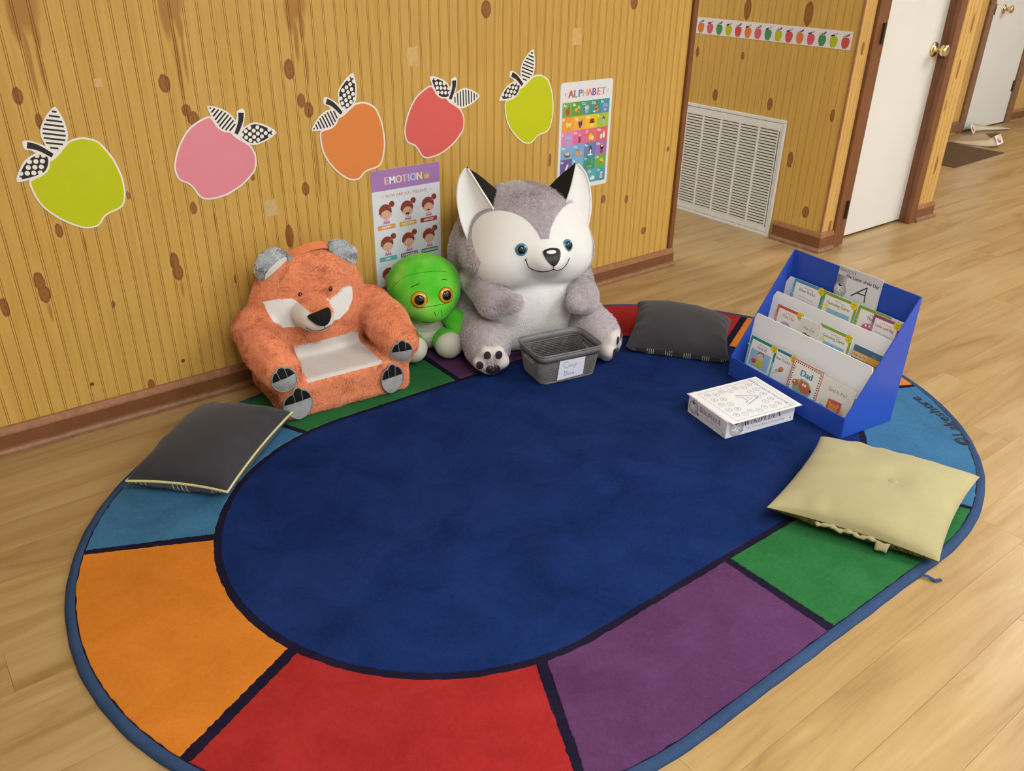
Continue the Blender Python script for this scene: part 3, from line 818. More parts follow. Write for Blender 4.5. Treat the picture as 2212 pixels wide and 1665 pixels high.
def emotion():
    t, M, w, h = sheet_thing('emotion_poster', 'emotion poster with nine girl faces and feeling names behind the green turtle', -.066, .233, .212, .654, (226, 230, 238), .006)
    c = Canvas(); top = h/2
    c.rect(-w/2, top-.072, w/2, top, (168, 126, 186), 1)
    cols = [(236, 190, 200), (238, 240, 244), (240, 214, 170), (230, 180, 210), (176, 214, 196), (176, 208, 236), (240, 226, 170)]
    x = -.088
    for ch, cc in zip('EMOTION', cols):
        wd = {'M': .023, 'O': .022, 'N': .021, 'I': .008}.get(ch, .017)
        c.text(ch, x+wd/2, top-.052, .026, cc, 2, bold=.0014, sx=.88); x += wd+.0038
    for i, (a, b) in enumerate([(.072, -.048), (.072, -.030), (.079, -.037), (.084, -.026), (.089, -.037), (.096, -.030), (.096, -.048)]): pass
    c.poly([(.076, top-.052), (.074, top-.034), (.0800, top-.042), (.085, top-.030), (.0900, top-.042), (.096, top-.034), (.094, top-.052)], (226, 196, 70), 2)
    c.text('HOW ARE YOU FEELING?', 0, top-.098, .0105, (190, 120, 110), 2)
    for sx in (-.098, .1): c.poly([(sx-.004, top-.093), (sx, top-.089), (sx+.004, top-.093), (sx, top-.097)], (226, 196, 150), 2)
    names = [('HAPPY', (226, 160, 104)), ('EXCITED', (212, 178, 62)), ('ANGRY', (174, 62, 60)), ('SAD', (98, 178, 172)), ('CONFUSED', (132, 92, 134)), ('AWKWARD', (62, 128, 66)), ('PLAYFUL', (160, 78, 140)), ('SHY', (98, 130, 190)), ('TIRED', (120, 120, 130))]
    for i, (nm, lc) in enumerate(names):
        cx = (-.088, 0, .088)[i % 3]; cy = top-.150-(i//3)*.1165
        hair, skin = (142, 66, 48), (226, 180, 152)
        for k in range(14):                                            # curly outline
            a = math.radians(-10+k*200/13); c.poly(ell(cx-.002+.0225*math.cos(a), cy+.004+.0225*math.sin(a), .0042, n=8), hair, 1)
        c.poly(ell(cx-.002, cy+.004, .0235, n=22), hair, 2)
        for k in range(9):
            a = math.radians(k*40); c.poly(ell(cx+.025+.0075*math.cos(a), cy+.027+.0075*math.sin(a), .0042, n=8), hair, 1)
        c.poly(ell(cx+.025, cy+.027, .0085, n=14), hair, 2)
        c.poly([(cx+.011, cy+.020), (cx+.022, cy+.014), (cx+.020, cy+.024), (cx+.012, cy+.013)], (206, 128, 172), 3)
        c.poly([(cx-.013, cy-.040), (cx+.015, cy-.040), (cx+.010, cy-.026), (cx-.008, cy-.026)], (202, 122, 188), 1)
        c.poly([(cx-.005, cy-.028), (cx+.007, cy-.028), (cx+.004, cy-.018), (cx-.002, cy-.018)], skin, 2)
        c.poly([(cx-.008, cy-.026), (cx+.001, cy-.030), (cx-.004, cy-.034)], (240, 236, 244), 3)
        c.poly([(cx+.010, cy-.026), (cx+.001, cy-.030), (cx+.006, cy-.034)], (240, 236, 244), 3)
        c.poly(ell(cx, cy-.008, .0195, .0165, n=20), skin, 3)
        c.poly(ell(cx-.020, cy-.010, .0035, n=8), skin, 3); c.poly(ell(cx+.020, cy-.010, .0035, n=8), skin, 3)
        for sx in (-1, 1):
            ex = cx+sx*.0085
            if nm == 'EXCITED': c.line([(ex-.003, cy-.007), (ex, cy-.0045), (ex+.003, cy-.007)], .001, (70, 44, 36), 4)
            else:
                c.poly(ell(ex, cy-.006, .0034, n=10), (238, 232, 226), 4); c.poly(ell(ex+(.001 if nm in ('AWKWARD', 'CONFUSED') else 0), cy-.006, .0019, n=8), (74, 70, 56), 5)
            if nm == 'ANGRY': c.line([(ex-sx*.004, cy-.002), (ex+sx*.004, cy+.0015)], .001, (70, 44, 36), 4)
        if nm == 'EXCITED': c.poly([(cx-.009, cy-.013), (cx+.009, cy-.013), (cx+.005, cy-.0205), (cx-.005, cy-.0205)], (90, 40, 34), 4)
        elif nm == 'ANGRY': c.poly(rrect(cx-.005, cy-.019, cx+.005, cy-.015, .0018), (84, 44, 38), 4)
        elif nm == 'HAPPY': c.line([(cx-.005, cy-.0155), (cx, cy-.0175), (cx+.005, cy-.0155)], .0011, (190, 110, 96), 4)
        else: c.line([(cx-.003, cy-.017), (cx+.003, cy-.0165)], .0011, (170, 96, 84), 4)
        if nm == 'CONFUSED': c.text('?', cx+.029, cy-.006, .010, (110, 120, 130), 3)
        c.poly(rrect(cx-.036, cy-.061, cx+.036, cy-.044, .005), lc, 2); c.text(nm, cx, cy-.0565, .0085, (246, 244, 240), 3, bold=.0004)
    c.build('artwork', M, t)
emotion()

def alphabet():
    t, M, w, h = sheet_thing('alphabet_poster', 'alphabet poster with a coloured grid of letters and pictures above the husky ear', .773, .456, 1.049, .878, (232, 234, 238), .012)
    c = Canvas(); top = h/2
    cols = [(196, 82, 86), (106, 150, 84), (66, 142, 190), (226, 178, 130), (214, 136, 168), (120, 90, 150), (218, 120, 110), (106, 176, 176)]
    x = -.096
    for ch, cc in zip('ALPHABET', cols):
        c.text(ch, x+.012, top-.058, .028, cc, 2, bold=.0016); x += .0245
    for sx, cc in ((-.112, (226, 180, 130)), (.112, (226, 206, 160))): c.poly([(sx-.004, top-.044), (sx, top-.034), (sx+.004, top-.044), (sx, top-.054)], cc, 2)
    rows = [('A B C D E', [(120, 178, 86), (96, 164, 60), (70, 160, 140), (62, 150, 138), (66, 152, 178)]), ('F G H I', [(240, 164, 56), (244, 180, 60), (240, 196, 40), (168, 196, 64)]),
            ('J K L M', [(224, 142, 196), (226, 110, 168), (228, 116, 128), (222, 104, 104)]), ('N O P Q', [(136, 176, 216), (124, 170, 214), (108, 132, 186), (162, 116, 188)]),
            ('R S T U', [(106, 98, 160), (120, 186, 206), (62, 150, 146), (116, 172, 80)]), ('V W X Y Z', [(176, 196, 76), (232, 150, 70), (206, 92, 166), (86, 172, 182), (70, 160, 184)])]
    gx0, gx1, gt, gb = -w/2+.013, w/2-.013, top-.075, -h/2+.018; rh = (gt-gb)/6
    icon = {}
    for r_, (ls, cc) in enumerate(rows):
        ls = ls.split(); cw = (gx1-gx0)/len(ls)
        for i, (L, col) in enumerate(zip(ls, cc)):
            x0, y1 = gx0+i*cw, gt-r_*rh; c.rect(x0, y1-rh, x0+cw, y1, col, 1)
            c.text(L+L.lower(), x0+.004, y1-.0155, .0105, (244, 246, 244), 3, align='l', bold=.0005)
            X, Y = x0+cw*.56, y1-rh*.60
            E = lambda dx, dy, a, b, cl, lay=3, rot=0: c.poly(ell(X+dx, Y+dy, a, b, 14, rot), cl, lay)
            if L == 'A': E(0, -.003, .012, .013, (206, 70, 56)); c.line([(X, Y+.008), (X+.002, Y+.014)], .0016, (90, 60, 40), 4); E(.006, .013, .006, .0026, (70, 120, 50), 3, 30)
            elif L == 'B': E(0, 0, .014, .009, (232, 190, 60), 3, -35); c.line([(X-.004, Y-.008), (X+.006, Y+.004)], .003, (60, 50, 40), 4); c.line([(X+.001, Y-.012), (X+.011, Y)], .003, (60, 50, 40), 4); E(.007, .010, .006, .008, (190, 216, 230))
            elif L == 'C': c.poly([(X-.010, Y+.002), (X+.010, Y+.002), (X+.007, Y-.014), (X-.007, Y-.014)], (140, 178, 222), 3); E(0, .007, .011, .008, (238, 200, 190), 4); E(0, .016, .003, .003, (206, 70, 70), 4)
            elif L == 'D': E(0, .004, .008, .010, (222, 120, 110)); E(.004, -.008, .011, .007, (222, 120, 110)); E(-.004, .013, .006, .005, (226, 130, 120)); E(-.010, -.012, .007, .003, (244, 240, 236), 4)
            elif L == 'E': E(0, .006, .014, .009, (170, 170, 220)); E(0, -.008, .008, .009, (180, 180, 226)); E(-.005, .007, .0015, .0015, (60, 60, 80), 4); E(.005, .007, .0015, .0015, (60, 60, 80), 4)
            elif L == 'F':
                for dx, dy in ((-.008, .008), (0, .004), (.006, -.002), (-.006, -.002), (.010, .006)): E(dx, dy, .005, .005, (244, 226, 120))
                c.line([(X, Y), (X-.002, Y-.018)], .0016, (130, 160, 60), 3)
            elif L == 'G':
                for dx, dy in ((-.006, .006), (.004, .007), (-.004, -.002), (.005, -.001), (0, -.010)): E(dx, dy, .006, .006, (116, 78, 150))
                E(.008, .014, .005, .003, (120, 170, 70))
            elif L == 'H': E(0, .010, .012, .006, (110, 66, 40)); E(0, .002, .015, .004, (90, 54, 34), 4); c.rect(X-.008, Y-.014, X+.010, Y-.003, (248, 226, 150), 4)
            elif L == 'I': E(0, .010, .007, .008, (70, 50, 60)); c.rect(X-.007, Y-.010, X+.006, Y+.006, (150, 190, 226), 3); E(-.001, .006, .005, .005, (232, 180, 160), 4); c.rect(X, Y-.020, X+.004, Y-.010, (226, 170, 120), 3)
            elif L == 'J': E(0, .006, .013, .009, (150, 190, 236)); [c.line([(X+d_, Y), (X+d_*1.1, Y-.018)], .003, (150, 190, 236), 3) for d_ in (-.006, 0, .006)]
            elif L in 'KQ': E(0, .012, .006, .006, (236, 200, 176), 4); E(0, .018, .009, .003, (230, 190, 60), 4); c.rect(X-.006, Y-.018, X+.006, Y+.006, (140, 66, 54), 3); E(0, .008, .010, .010, (100, 56, 40), 3) if L == 'Q' else None
            elif L == 'L': E(-.003, 0, .010, .013, (240, 214, 70), 3, -15); E(.007, -.006, .008, .009, (248, 232, 130), 4); E(.003, .014, .005, .003, (110, 160, 70), 4)
            elif L == 'M': c.poly(rrect(X-.013, Y-.014, X-.002, Y+.004, .002), (236, 238, 236), 3); c.poly(rrect(X+.001, Y-.012, X+.012, Y+.010, .003), (244, 246, 248), 3); c.rect(X+.003, Y+.010, X+.010, Y+.016, (230, 234, 236), 3)
            elif L == 'N': E(0, -.005, .016, .010, (116, 78, 56)); [E(d_, -.001, .0045, .006, (240, 224, 200), 4) for d_ in (-.006, .001, .007)]
            elif L == 'O': E(-.006, -.004, .009, .009, (240, 150, 110)); E(.008, -.005, .009, .009, (244, 164, 120)); E(-.005, .008, .007, .0025, (96, 150, 80), 4)
            elif L == 'P': E(0, -.002, .009, .013, (44, 50, 66)); E(0, -.004, .005, .009, (240, 242, 244), 4); E(0, .012, .006, .006, (44, 50, 66)); c.poly([(X-.002, Y+.011), (X+.002, Y+.011), (X, Y+.007)], (236, 160, 60), 5); E(0, -.017, .013, .004, (226, 236, 244))
            elif L == 'R': c.poly([(X-.009, Y-.010), (X-.003, Y-.014), (X+.010, Y+.008), (X+.009, Y+.017), (X+.002, Y+.013)], (236, 238, 244), 3); c.poly([(X+.010, Y+.008), (X+.009, Y+.017), (X+.002, Y+.013)], (222, 110, 96), 4); E(-.008, -.014, .004, .004, (228, 120, 90), 4)
            elif L == 'S': E(0, -.002, .010, .010, (240, 176, 70)); E(0, -.002, .013, .013, (246, 200, 120), 2)
            elif L == 'T': E(-.002, 0, .012, .008, (88, 150, 60), 3, 20); E(.011, .007, .004, .004, (150, 196, 90)); [E(d_, -.010, .003, .005, (150, 196, 90)) for d_ in (-.009, .001, .008)]
            elif L == 'U': c.poly(ell(X+.002, Y+.003, .013, .012, 14, -30, 0, 180), (240, 186, 60), 3); c.line([(X+.001, Y+.003), (X-.006, Y-.012), (X-.009, Y-.012)], .0018, (90, 70, 50), 3)
            elif L == 'X': c.poly(rrect(X-.009, Y-.012, X+.007, Y+.008, .002), (120, 90, 170), 3); [c.rect(X-.008+k_*.005, Y-.010, X-.004+k_*.005, Y+.006, cl, 4) for k_, cl in enumerate([(226, 90, 80), (240, 190, 70), (110, 180, 110)])]
            elif L == 'Y': c.poly([(X-.014, Y-.004), (X+.015, Y+.001), (X+.012, Y-.012), (X-.010, Y-.013)], (236, 240, 242), 3); c.rect(X-.006, Y-.002, X+.006, Y+.004, (226, 232, 236), 4)
            elif L == 'Z': E(0, -.006, .008, .010, (240, 240, 240)); E(.002, .008, .006, .007, (240, 240, 240)); [c.line([(X-.006, Y+d_), (X+.006, Y+d_+.002)], .002, (50, 50, 54), 4) for d_ in (-.010, -.004, .003)]; E(0, -.017, .011, .002, (50, 50, 60))
            elif L == 'V': E(0, 0, .008, .011, (160, 90, 170))
            elif L == 'W': E(0, 0, .010, .008, (210, 80, 90))
    c.build('artwork', M, t)
alphabet()

# ---- border strip with small apples on the hall wall -------------------------
def border():
    y0, y1, z0, z1 = -.272, .642, .942, 1.020
    t = thing('apple_border', 'white paper border strip printed with a row of fifteen small apples on the hall wall', 'wall decoration', (2.258, (y0+y1)/2, (z0+z1)/2))
    w, h = y1-y0, z1-z0
    MB().box(-.0018, -.0006, -w/2, w/2, -h/2, h/2).build('strip', plain('border paper', (226, 222, 222), .5), t)
    c = Canvas(); cols = [(214, 118, 70), (210, 84, 96), (76, 146, 92), (176, 182, 20), (206, 78, 72), (220, 130, 60), (210, 96, 110)]
    seq = ['o', 'p', 'g', 'y', 'r', 'o', 'p', 'g', 'y', 'r', 'o', 'p', 'g', 'y', 'r']; cm = dict(o=(216, 122, 62), p=(210, 92, 106), g=(72, 142, 88), y=(178, 184, 22), r=(206, 78, 70))
    for i, s in enumerate(seq):
        x = -w/2+w*(i+.5)/15; y = -.008
        c.poly(smooth_closed([(x-.014, y+.019), (x-.005, y+.021), (x, y+.018), (x+.006, y+.021), (x+.015, y+.018), (x+.021, y+.006), (x+.018, y-.012), (x+.009, y-.026), (x+.003, y-.027), (x, y-.025), (x-.005, y-.028), (x-.012, y-.024), (x-.019, y-.010), (x-.020, y+.008)], 2), cm[s], 1)
        c.line([(x, y+.017), (x-.001, y+.024), (x-.004, y+.031)], .003, INK, 2)
        c.poly(ell(x+.009, y+.030, .010, .0042, 10, 38), INK if i % 2 == 0 else (170, 168, 164), 2)
        c.poly(ell(x-.010, y+.023, .0085, .0038, 10, 12), (176, 172, 168) if i % 2 == 0 else INK, 2)
        for k in (-.004, 0, .004): c.poly(ell(x+.009+k*.8, y+.030+k*.6, .001, n=6), PAPER, 3)
    c.build('artwork', basis((-.0018, 0, 0), (0, -1, 0), (0, 0, 1)), t)
border()

# ---- torn tape left on the panelling ----------------------------------------
def tape(label, x, z, w, h, col, rough=.4, seed=0):
    r = random.Random(seed); pts = []
    for i in range(24):
        a = i/24*4; e = int(a); f = a-e
        p = [(-w+2*w*f, -h), (w, -h+2*h*f), (w-2*w*f, h), (-w, h-2*h*f)][e]
        pts.append((p[0]+r.uniform(-1, 1)*w*.10, p[1]+r.uniform(-1, 1)*h*.07))
    o = MB().prism(pts, 'y', -.0004, -.0009).build('tape_patch', plain('tape '+str(col), col, rough, .4, vary=.1, vscale=80)); o.location = (x, 0, z)
    tag(o, label, 'tape')
tape('beige torn tape patch on the wall above the orange fox chair', -.430, .588, .019, .026, (206, 176, 126), seed=1)
tape('shiny clear tape patch on the wall left of the coral apple', .117, 1.010, .022, .030, (214, 180, 116), .15, 2)
tape('small pale torn paper scrap on the wall above the lime apple', -.866, 1.001, .009, .011, (214, 182, 122), seed=3)
tape('shiny clear tape patch on the wall above the right-hand lime apple', .842, 1.04, .022, .03, (222, 184, 116), .15, 4)
for i, (x, z) in enumerate([(-1.058, .145), (-.783, .145)]):
    o = MB().lathe([(0, 0), (.0055, 0), (.006, .0012), (.004, .0018), (0, .0018)], 14, Matrix.Rotation(math.pi/2, 4, 'X')).build('nail_head', plain('nail', (120, 84, 34), .4, .5, metal=.3)); o.location = (x, -.0002, z)
    tag(o, ['round nail head low on the panelling near the left edge', 'round nail head low on the panelling left of the fox chair'][i], 'nail')

# ================================================================== plush toys
def jitter(base, amount=.18, dark=None, darkp=0., scale=40, seed=3):
    b = np.array(lin(base)); dk = np.array(lin(dark)) if dark else b*.6
    def f(P, r):
        n = vnoise(P, scale, seed)*.5+.5; k = np.clip(n*1.1+r.normal(size=len(P))*.18, 0, 1)[:, None]
        c = b*(1+amount*(r.random((len(P), 1))-.5)*2)
        m = (k > 1-darkp).astype(float)*.8 if darkp else k*0
        return np.clip(c*(1-m)+dk*m, 0, 1)
    return f

def tube_on(f, pts, r, name, mat, parent, off=.0008, n=6):
    """thread line laid on an implicit surface: points are pushed along -y/+gradient onto f=0"""
    P = np.array(pts, float); out = []
    Q = []
    for i in range(len(P)-1):
        for k in range(6): Q.append(P[i]+(P[i+1]-P[i])*k/6)
    Q.append(P[-1]); Q = np.array(Q)
    for _ in range(25): Q = Q-grad(f, Q)*f(Q)[:, None]*.8
    Q = Q+grad(f, Q)*off
    return MB().tube([tuple(q) for q in Q], r, n).build(name, mat, parent, smooth=True)

def snap_ray(f, x, z, y0=-.6, y1=.3):
    """first hit of the surface going along +y at (x, z)"""
    ys = np.linspace(y0, y1, 600); p = np.stack([np.full(600, x), ys, np.full(600, z)], 1); v = f(p); i = np.argmax(v < 0)
    return np.array([x, ys[i], z]), grad(f, np.array([[x, ys[i], z]]))[0]

def orient(p, n, up=(0, 0, 1)):
    z = Vector(n).normalized(); x = Vector(up).cross(z).normalized(); y = z.cross(x)
    m = Matrix((x, y, z)).transposed().to_4x4(); m.translation = Vector(p); return m

def dome(name, M, r, h, mat, parent, n=24, ry=1.):
    prof = [(r*math.cos(a), h*math.sin(a)) for a in [math.pi/2*i/8 for i in range(9)]]; prof = [(r*1.0, -.004)]+prof[:-1]+[(0.0004, h)]
    return MB().lathe(prof, n, M @ Matrix.Diagonal((1, ry, 1, 1))).build(name, mat, parent, smooth='auto')

def drape(f, P, d, off):
    """move points along d onto the surface f, then out by off; points that miss it go to the nearest surface"""
    Q = P-d*.08; A = Q.copy()
    for _ in range(60): Q = Q+d*np.clip(f(Q)[:, None], -.02, .02)*.7
    miss = (np.abs(f(Q)) > .002) | (np.linalg.norm(Q-P, axis=1) > .30)
    R_ = P.copy()
    for _ in range(30): R_ = R_-grad(f, R_)*f(R_)[:, None]*.7
    Q = np.where(miss[:, None], R_, Q)
    return Q+grad(f, Q)*off

def on_surface_patch(name, f, outline, M, mat, parent, off=.0012, thick=.0, sub=4, step=.0042):
    """patch of fabric: 2D outline (local x,y of M) draped onto the surface f along M's -z"""
    from mathutils.geometry import delaunay_2d_cdt
    pl = [Vector((p[0], p[1])) for p in outline]; n = len(pl); pts = list(pl)
    xs, ys = [p.x for p in pl], [p.y for p in pl]; small = inset([tuple(p) for p in pl], step*.4)
    for i in range(int((max(xs)-min(xs))/step)+1):
        for j in range(int((max(ys)-min(ys))/step)+1):
            q = (min(xs)+(i+.5*(j % 2))*step, min(ys)+j*step)
            if inside(small, *q): pts.append(Vector(q))
    v, e, fc, *_ = delaunay_2d_cdt(pts, [(i, (i+1) % n) for i in range(n)], [], 1, 1e-7)
    P = np.array([tuple(M @ Vector((q.x, q.y, 0))) for q in v]); d = np.array(tuple(M.to_3x3() @ Vector((0, 0, -1))))
    Q = drape(f, P, d, off)
    me = bpy.data.meshes.new(name); me.from_pydata(Q.tolist(), [], [tuple(x) for x in fc]); me.update()
    me.polygons.foreach_set('use_smooth', [True]*len(me.polygons))
    return mesh_obj(name, me, mat, parent)

M_FUR = fur_mat()
M_BLACKV = plain('black plush', (22, 20, 20), .8, .2)
M_BLACKG = plain('black gloss', (14, 13, 13), .12, .6)
M_THREAD = plain('black thread', (24, 22, 22), .6, .3)
M_VWHITE = plain('white velour', (232, 231, 228), .9, .1, bump=.12, bscale=500, sheen=.15)
M_PAWW = plain('paw white', (216, 208, 202), .9, .1, bump=.15, bscale=400, sheen=.15)

# ---------------------------------------------------------------- husky
def husky():
    t = thing('husky_plush', 'large grey and white husky plush toy sitting against the wall behind the basket', 'plush toy', (.405, -.275, ON), -20)
    grey, greyd = (218, 210, 213), (140, 132, 136)
    M_G = plain('husky grey', (180, 171, 175), .95, .05, vary=.18, vscale=40, bump=.4, bscale=260, sheen=.2)
    M_W = plain('husky white fluff', (236, 234, 230), .95, .05, vary=.03, vscale=30, bump=.3, bscale=300, sheen=.2)
    head = s_un([s_ell((-.016, .0, .397), (.238, .213, .190)), s_ell((-.11, -.06, .352), (.14, .14, .105)), s_ell((.085, -.06, .352), (.135, .14, .105)), s_ell((.004, -.205, .382), (.062, .062, .048))], .05)
    torso = s_un([s_ell((-.012, .02, .185), (.238, .205, .20)), s_ell((-.020, .075, .30), (.255, .145, .27)), s_box((0, .03, .06), (.20, .17, .055), .05)], .05)
    body0 = s_un([torso, head], .022); body = lambda p: np.maximum(body0(p), .001-p[..., 2])
    def face(p, n):
        x, y, z = p[..., 0], p[..., 1], p[..., 2]
        e = lambda cx, cz, a, b: 1-np.sqrt(((x-cx)/a)**2+((z-cz)/b)**2)
        L = np.maximum(e(-.125, .427, .106, .106), e(.110, .427, .104, .106))
        low = e(-.012, .344, .210, .110); mz = e(.004, .39, .066, .056)
        m = np.maximum(np.maximum(L, low), mz)
        return np.where((y < -.02) & (z > .255), m, -.5)
    def belly(p, n):
        x, y, z = p[..., 0], p[..., 1], p[..., 2]
        m = np.maximum(1-np.sqrt((x/.155)**2+((z-.10)/.30)**2), 1-np.sqrt((x/.19)**2+((z-.275)/.06)**2))
        return np.where((y < 0) & (z < .292), m, -.5)
    ps = plush(body, (-.30, -.32, -.01), (.30, .27, .63), .0085, [('body', M_G, None), ('belly_panel', M_W, belly), ('face_panel', M_VWHITE, face)], t)
    fur(ps['body'], 52000, .015, .00042, M_FUR, ps['body'], jitter(grey, .22, greyd, .10, 55), zmin=.0006, lay=(0, -.1, -.7), lift=.62, curl=.75, cscale=38, seed=5)
    fur(ps['belly_panel'], 12000, .010, .00040, M_FUR, ps['belly_panel'], jitter((246, 244, 241), .03), zmin=.0006, lay=(0, 0, -1), lift=.5, curl=.5, seed=6)
    # arms
    for s in (-1, 1):
        az = 0 if s < 0 else .022
        fa = s_un([s_cone((s*.185-.012, -.04, .27), (s*.168-.012, -.175, .235-az), .062, .052), s_cone((s*.168-.012, -.175, .235-az), (s*.118-.008, -.232, .243-az), .048, .036)], .03)
        pa = plush(fa, (-.32, -.32, .15), (.32, .06, .38), .0075, [('arm', M_G, None)], t)
        fur(pa['arm'], 9000, .014, .00042, M_FUR, pa['arm'], jitter(grey, .2, greyd, .12, 70), zmin=.0006, lay=(-s*.5, -.3, -.3), lift=.6, curl=.7, cscale=45, seed=8+s)
        fl = s_un([s_cone((s*.185, .01, .10), (s*.208, -.20, .082), .098, .076), s_cone((s*.208, -.20, .082), (s*.214, -.25, .075), .072, .064)], .03)
        fl2 = lambda p, f0=fl: np.maximum(f0(p), .001-p[..., 2])
        pl_ = plush(fl2, (-.34, -.36, -.012), (.34, .13, .22), .008, [('leg', M_G, None)], t)
        fur(pl_['leg'], 9500, .014, .00042, M_FUR, pl_['leg'], jitter(grey, .2, greyd, .10, 60), zmin=.0006, lay=(0, -.2, -.6), lift=.6, curl=.7, cscale=45, seed=18+s)
        yaw = math.radians(8 if s < 0 else 50); Fm = Matrix.Translation((s*.214+(-.002 if s > 0 else 0), -.262 if s < 0 else -.272, 0)) @ Matrix.Rotation(yaw*s*(1 if s > 0 else 1), 4, 'Z'); Fi = np.array(Fm.inverted())
        f0 = s_un([s_ell((0, -.012, .060), (.051, .034, .055)), s_ell((-.041, -.028, .060), (.023, .022, .023)), s_ell((.040, -.028, .060), (.023, .022, .023)), s_ell((-.018, -.031, .098), (.023, .020, .024)), s_ell((.020, -.031, .098), (.023, .020, .024))], .02)
        ff = lambda p, Fi=Fi, f0=f0: f0(p@Fi[:3, :3].T+Fi[:3, 3])
        ff2 = lambda p, f1=ff: np.maximum(f1(p), .001-p[..., 2])
        pf = plush(ff2, (-.34, -.38, -.012), (.34, -.16, .16), .006, [('foot', M_PAWW, None)], t)['foot']
        M_PAD = plain('paw pad', (48, 40, 42), .7, .2)
        for dx, dz, rx, rz in ((.004, .040, .026, .022), (-.042, .060, .0118, .014), (-.017, .096, .012, .0145), (.022, .096, .012, .0145)):
            Mo = Fm @ basis((dx, -.10, dz), (1, 0, 0), (0, 0, 1))
            on_surface_patch('paw_pad', ff, ell(0, 0, rx, rz, 22), Mo, M_PAD, pf, off=.0028, sub=3)
    # ears: three-sided pyramids with a cupped white front
    for s in (-1, 1):
        e = bpy.data.objects.new('ear', None); link(e, t)
        sh = -.004 if s < 0 else -.040
        def X(p): return (s*abs(p[0])*(1) + sh, p[1], p[2]-(.008 if s < 0 else .016))
        A = [(-.236, -.075, .435), (-.256, -.06, .50), (-.262, -.035, .57), (-.250, -.015, .63), (-.224, .0, .664)]
        B = [(-.145, -.085, .535), (-.163, -.072, .567), (-.182, -.052, .600), (-.200, -.028, .634), (-.216, -.004, .664)]
        C = [(-.105, .0, .578), (-.130, .004, .600), (-.155, .006, .622), (-.180, .005, .642), (-.212, .004, .663)]
        Dk = [(-.225, .03, .46), (-.240, .03, .52), (-.244, .026, .58), (-.235, .018, .63), (-.216, .006, .664)]
        def cub(L, u):
            k = u*(len(L)-1); i = min(int(k), len(L)-2); f = k-i; a, b, c, d = (np.array(L[max(0, min(len(L)-1, i+q))]) for q in (-1, 0, 1, 2)); return .5*(2*b+(c-a)*f+(2*a-5*b+4*c-d)*f*f+(3*b-a-3*c+d)*f**3)
        def sheet(L1, L2, bulge, nu=14, nv=10):
            mb = MB(); vs = []
            for i in range(nu+1):
                a, b = cub(L1, i/nu), cub(L2, i/nu)
                for j in range(nv+1):
                    v = j/nv; p = a*(1-v)+b*v; p = p+np.array(bulge)*math.sin(v*math.pi)*(1-i/nu*.75); vs.append(X(p))
            fs = [(i*(nv+1)+j, i*(nv+1)+j+1, (i+1)*(nv+1)+j+1, (i+1)*(nv+1)+j) for i in range(nu) for j in range(nv)]
            return mb.add(vs, fs)
        o1 = sheet(A, B, (.006, .028, -.004)).build('ear_front', M_VWHITE, e, smooth=True)
        o2 = sheet(B, C, (-.004, -.004, .004)).build('ear_side', plain('ear black felt', (32, 30, 28), .85, .15), e, smooth=True)
        o3 = sheet(C, Dk, (.0, .02, .01)).build('ear_back', plain('ear black felt', (32, 30, 28)), e, smooth=True)
        o4 = sheet(Dk, A, (-.006, 0, 0)).build('ear_edge', plain('ear black felt', (32, 30, 28)), e, smooth=True)
        MB().tube([X(cub(A, q/20)) for q in range(21)], .0034, 8).build('ear_rim', M_VWHITE, e, smooth=True)
        MB().tube([X(cub(B, q/20)) for q in range(21)], .0040, 8).build('ear_rim', M_VWHITE, e, smooth=True)
    # eyes
    M_IRIS = plain('blue glitter iris', (58, 132, 168), .25, .5, vary=.35, vscale=700, coat=.6)
    for x in (-.088, .078):
        p, n = snap_ray(head, x, .423); n = (Vector(n)+Vector((0, -.5, .1))).normalized()
        Mo = orient(p+np.array(n)*.001, n); e = dome('eye', Mo, .0215, .0085, M_IRIS, t)
        dome('pupil', Mo @ Matrix.Translation((0, 0, .0050)), .0148, .0062, M_BLACKG, e)
    # nose and mouth
    p, n = snap_ray(head, .006, .408); Mo = basis((.006, p[1]-.1, .408), (1, 0, 0), (0, 0, 1))
    tri = smooth_closed([(-.030, .012), (-.012, .020), (.012, .020), (.030, .012), (.024, -.008), (.007, -.027), (-.007, -.027), (-.024, -.008)], 4)
    nose = on_surface_patch('nose', head, tri, Mo, plain('nose black', (24, 22, 22), .45, .4), t, off=.003)
    on_surface_patch('nose_shine', head, ell(-.003, .0105, .0165, .0048, 16), Mo, M_VWHITE, nose, off=.0042, sub=3)
    tube_on(head, [(.006, p[1], 0.382), (.006, p[1]+.004, 0.368)], .0012, 'mouth_thread', M_THREAD, t)
    tube_on(head, [(-.066, -.20, 0.388), (-.056, -.21, 0.370), (-.036, -.235, 0.358), (-.016, -.25, 0.359), (.006, -.26, 0.368)], .0014, 'mouth_thread', M_THREAD, t)
    tube_on(head, [(.006, -.26, 0.368), (.022, -.25, 0.360), (.038, -.24, 0.360), (.052, -.22, 0.370), (.060, -.20, 0.382)], .0014, 'mouth_thread', M_THREAD, t)
    tube_on(head, [(-.072, -.20, 0.386), (-.062, -.20, 0.392)], .0014, 'mouth_thread', M_THREAD, t)
husky()

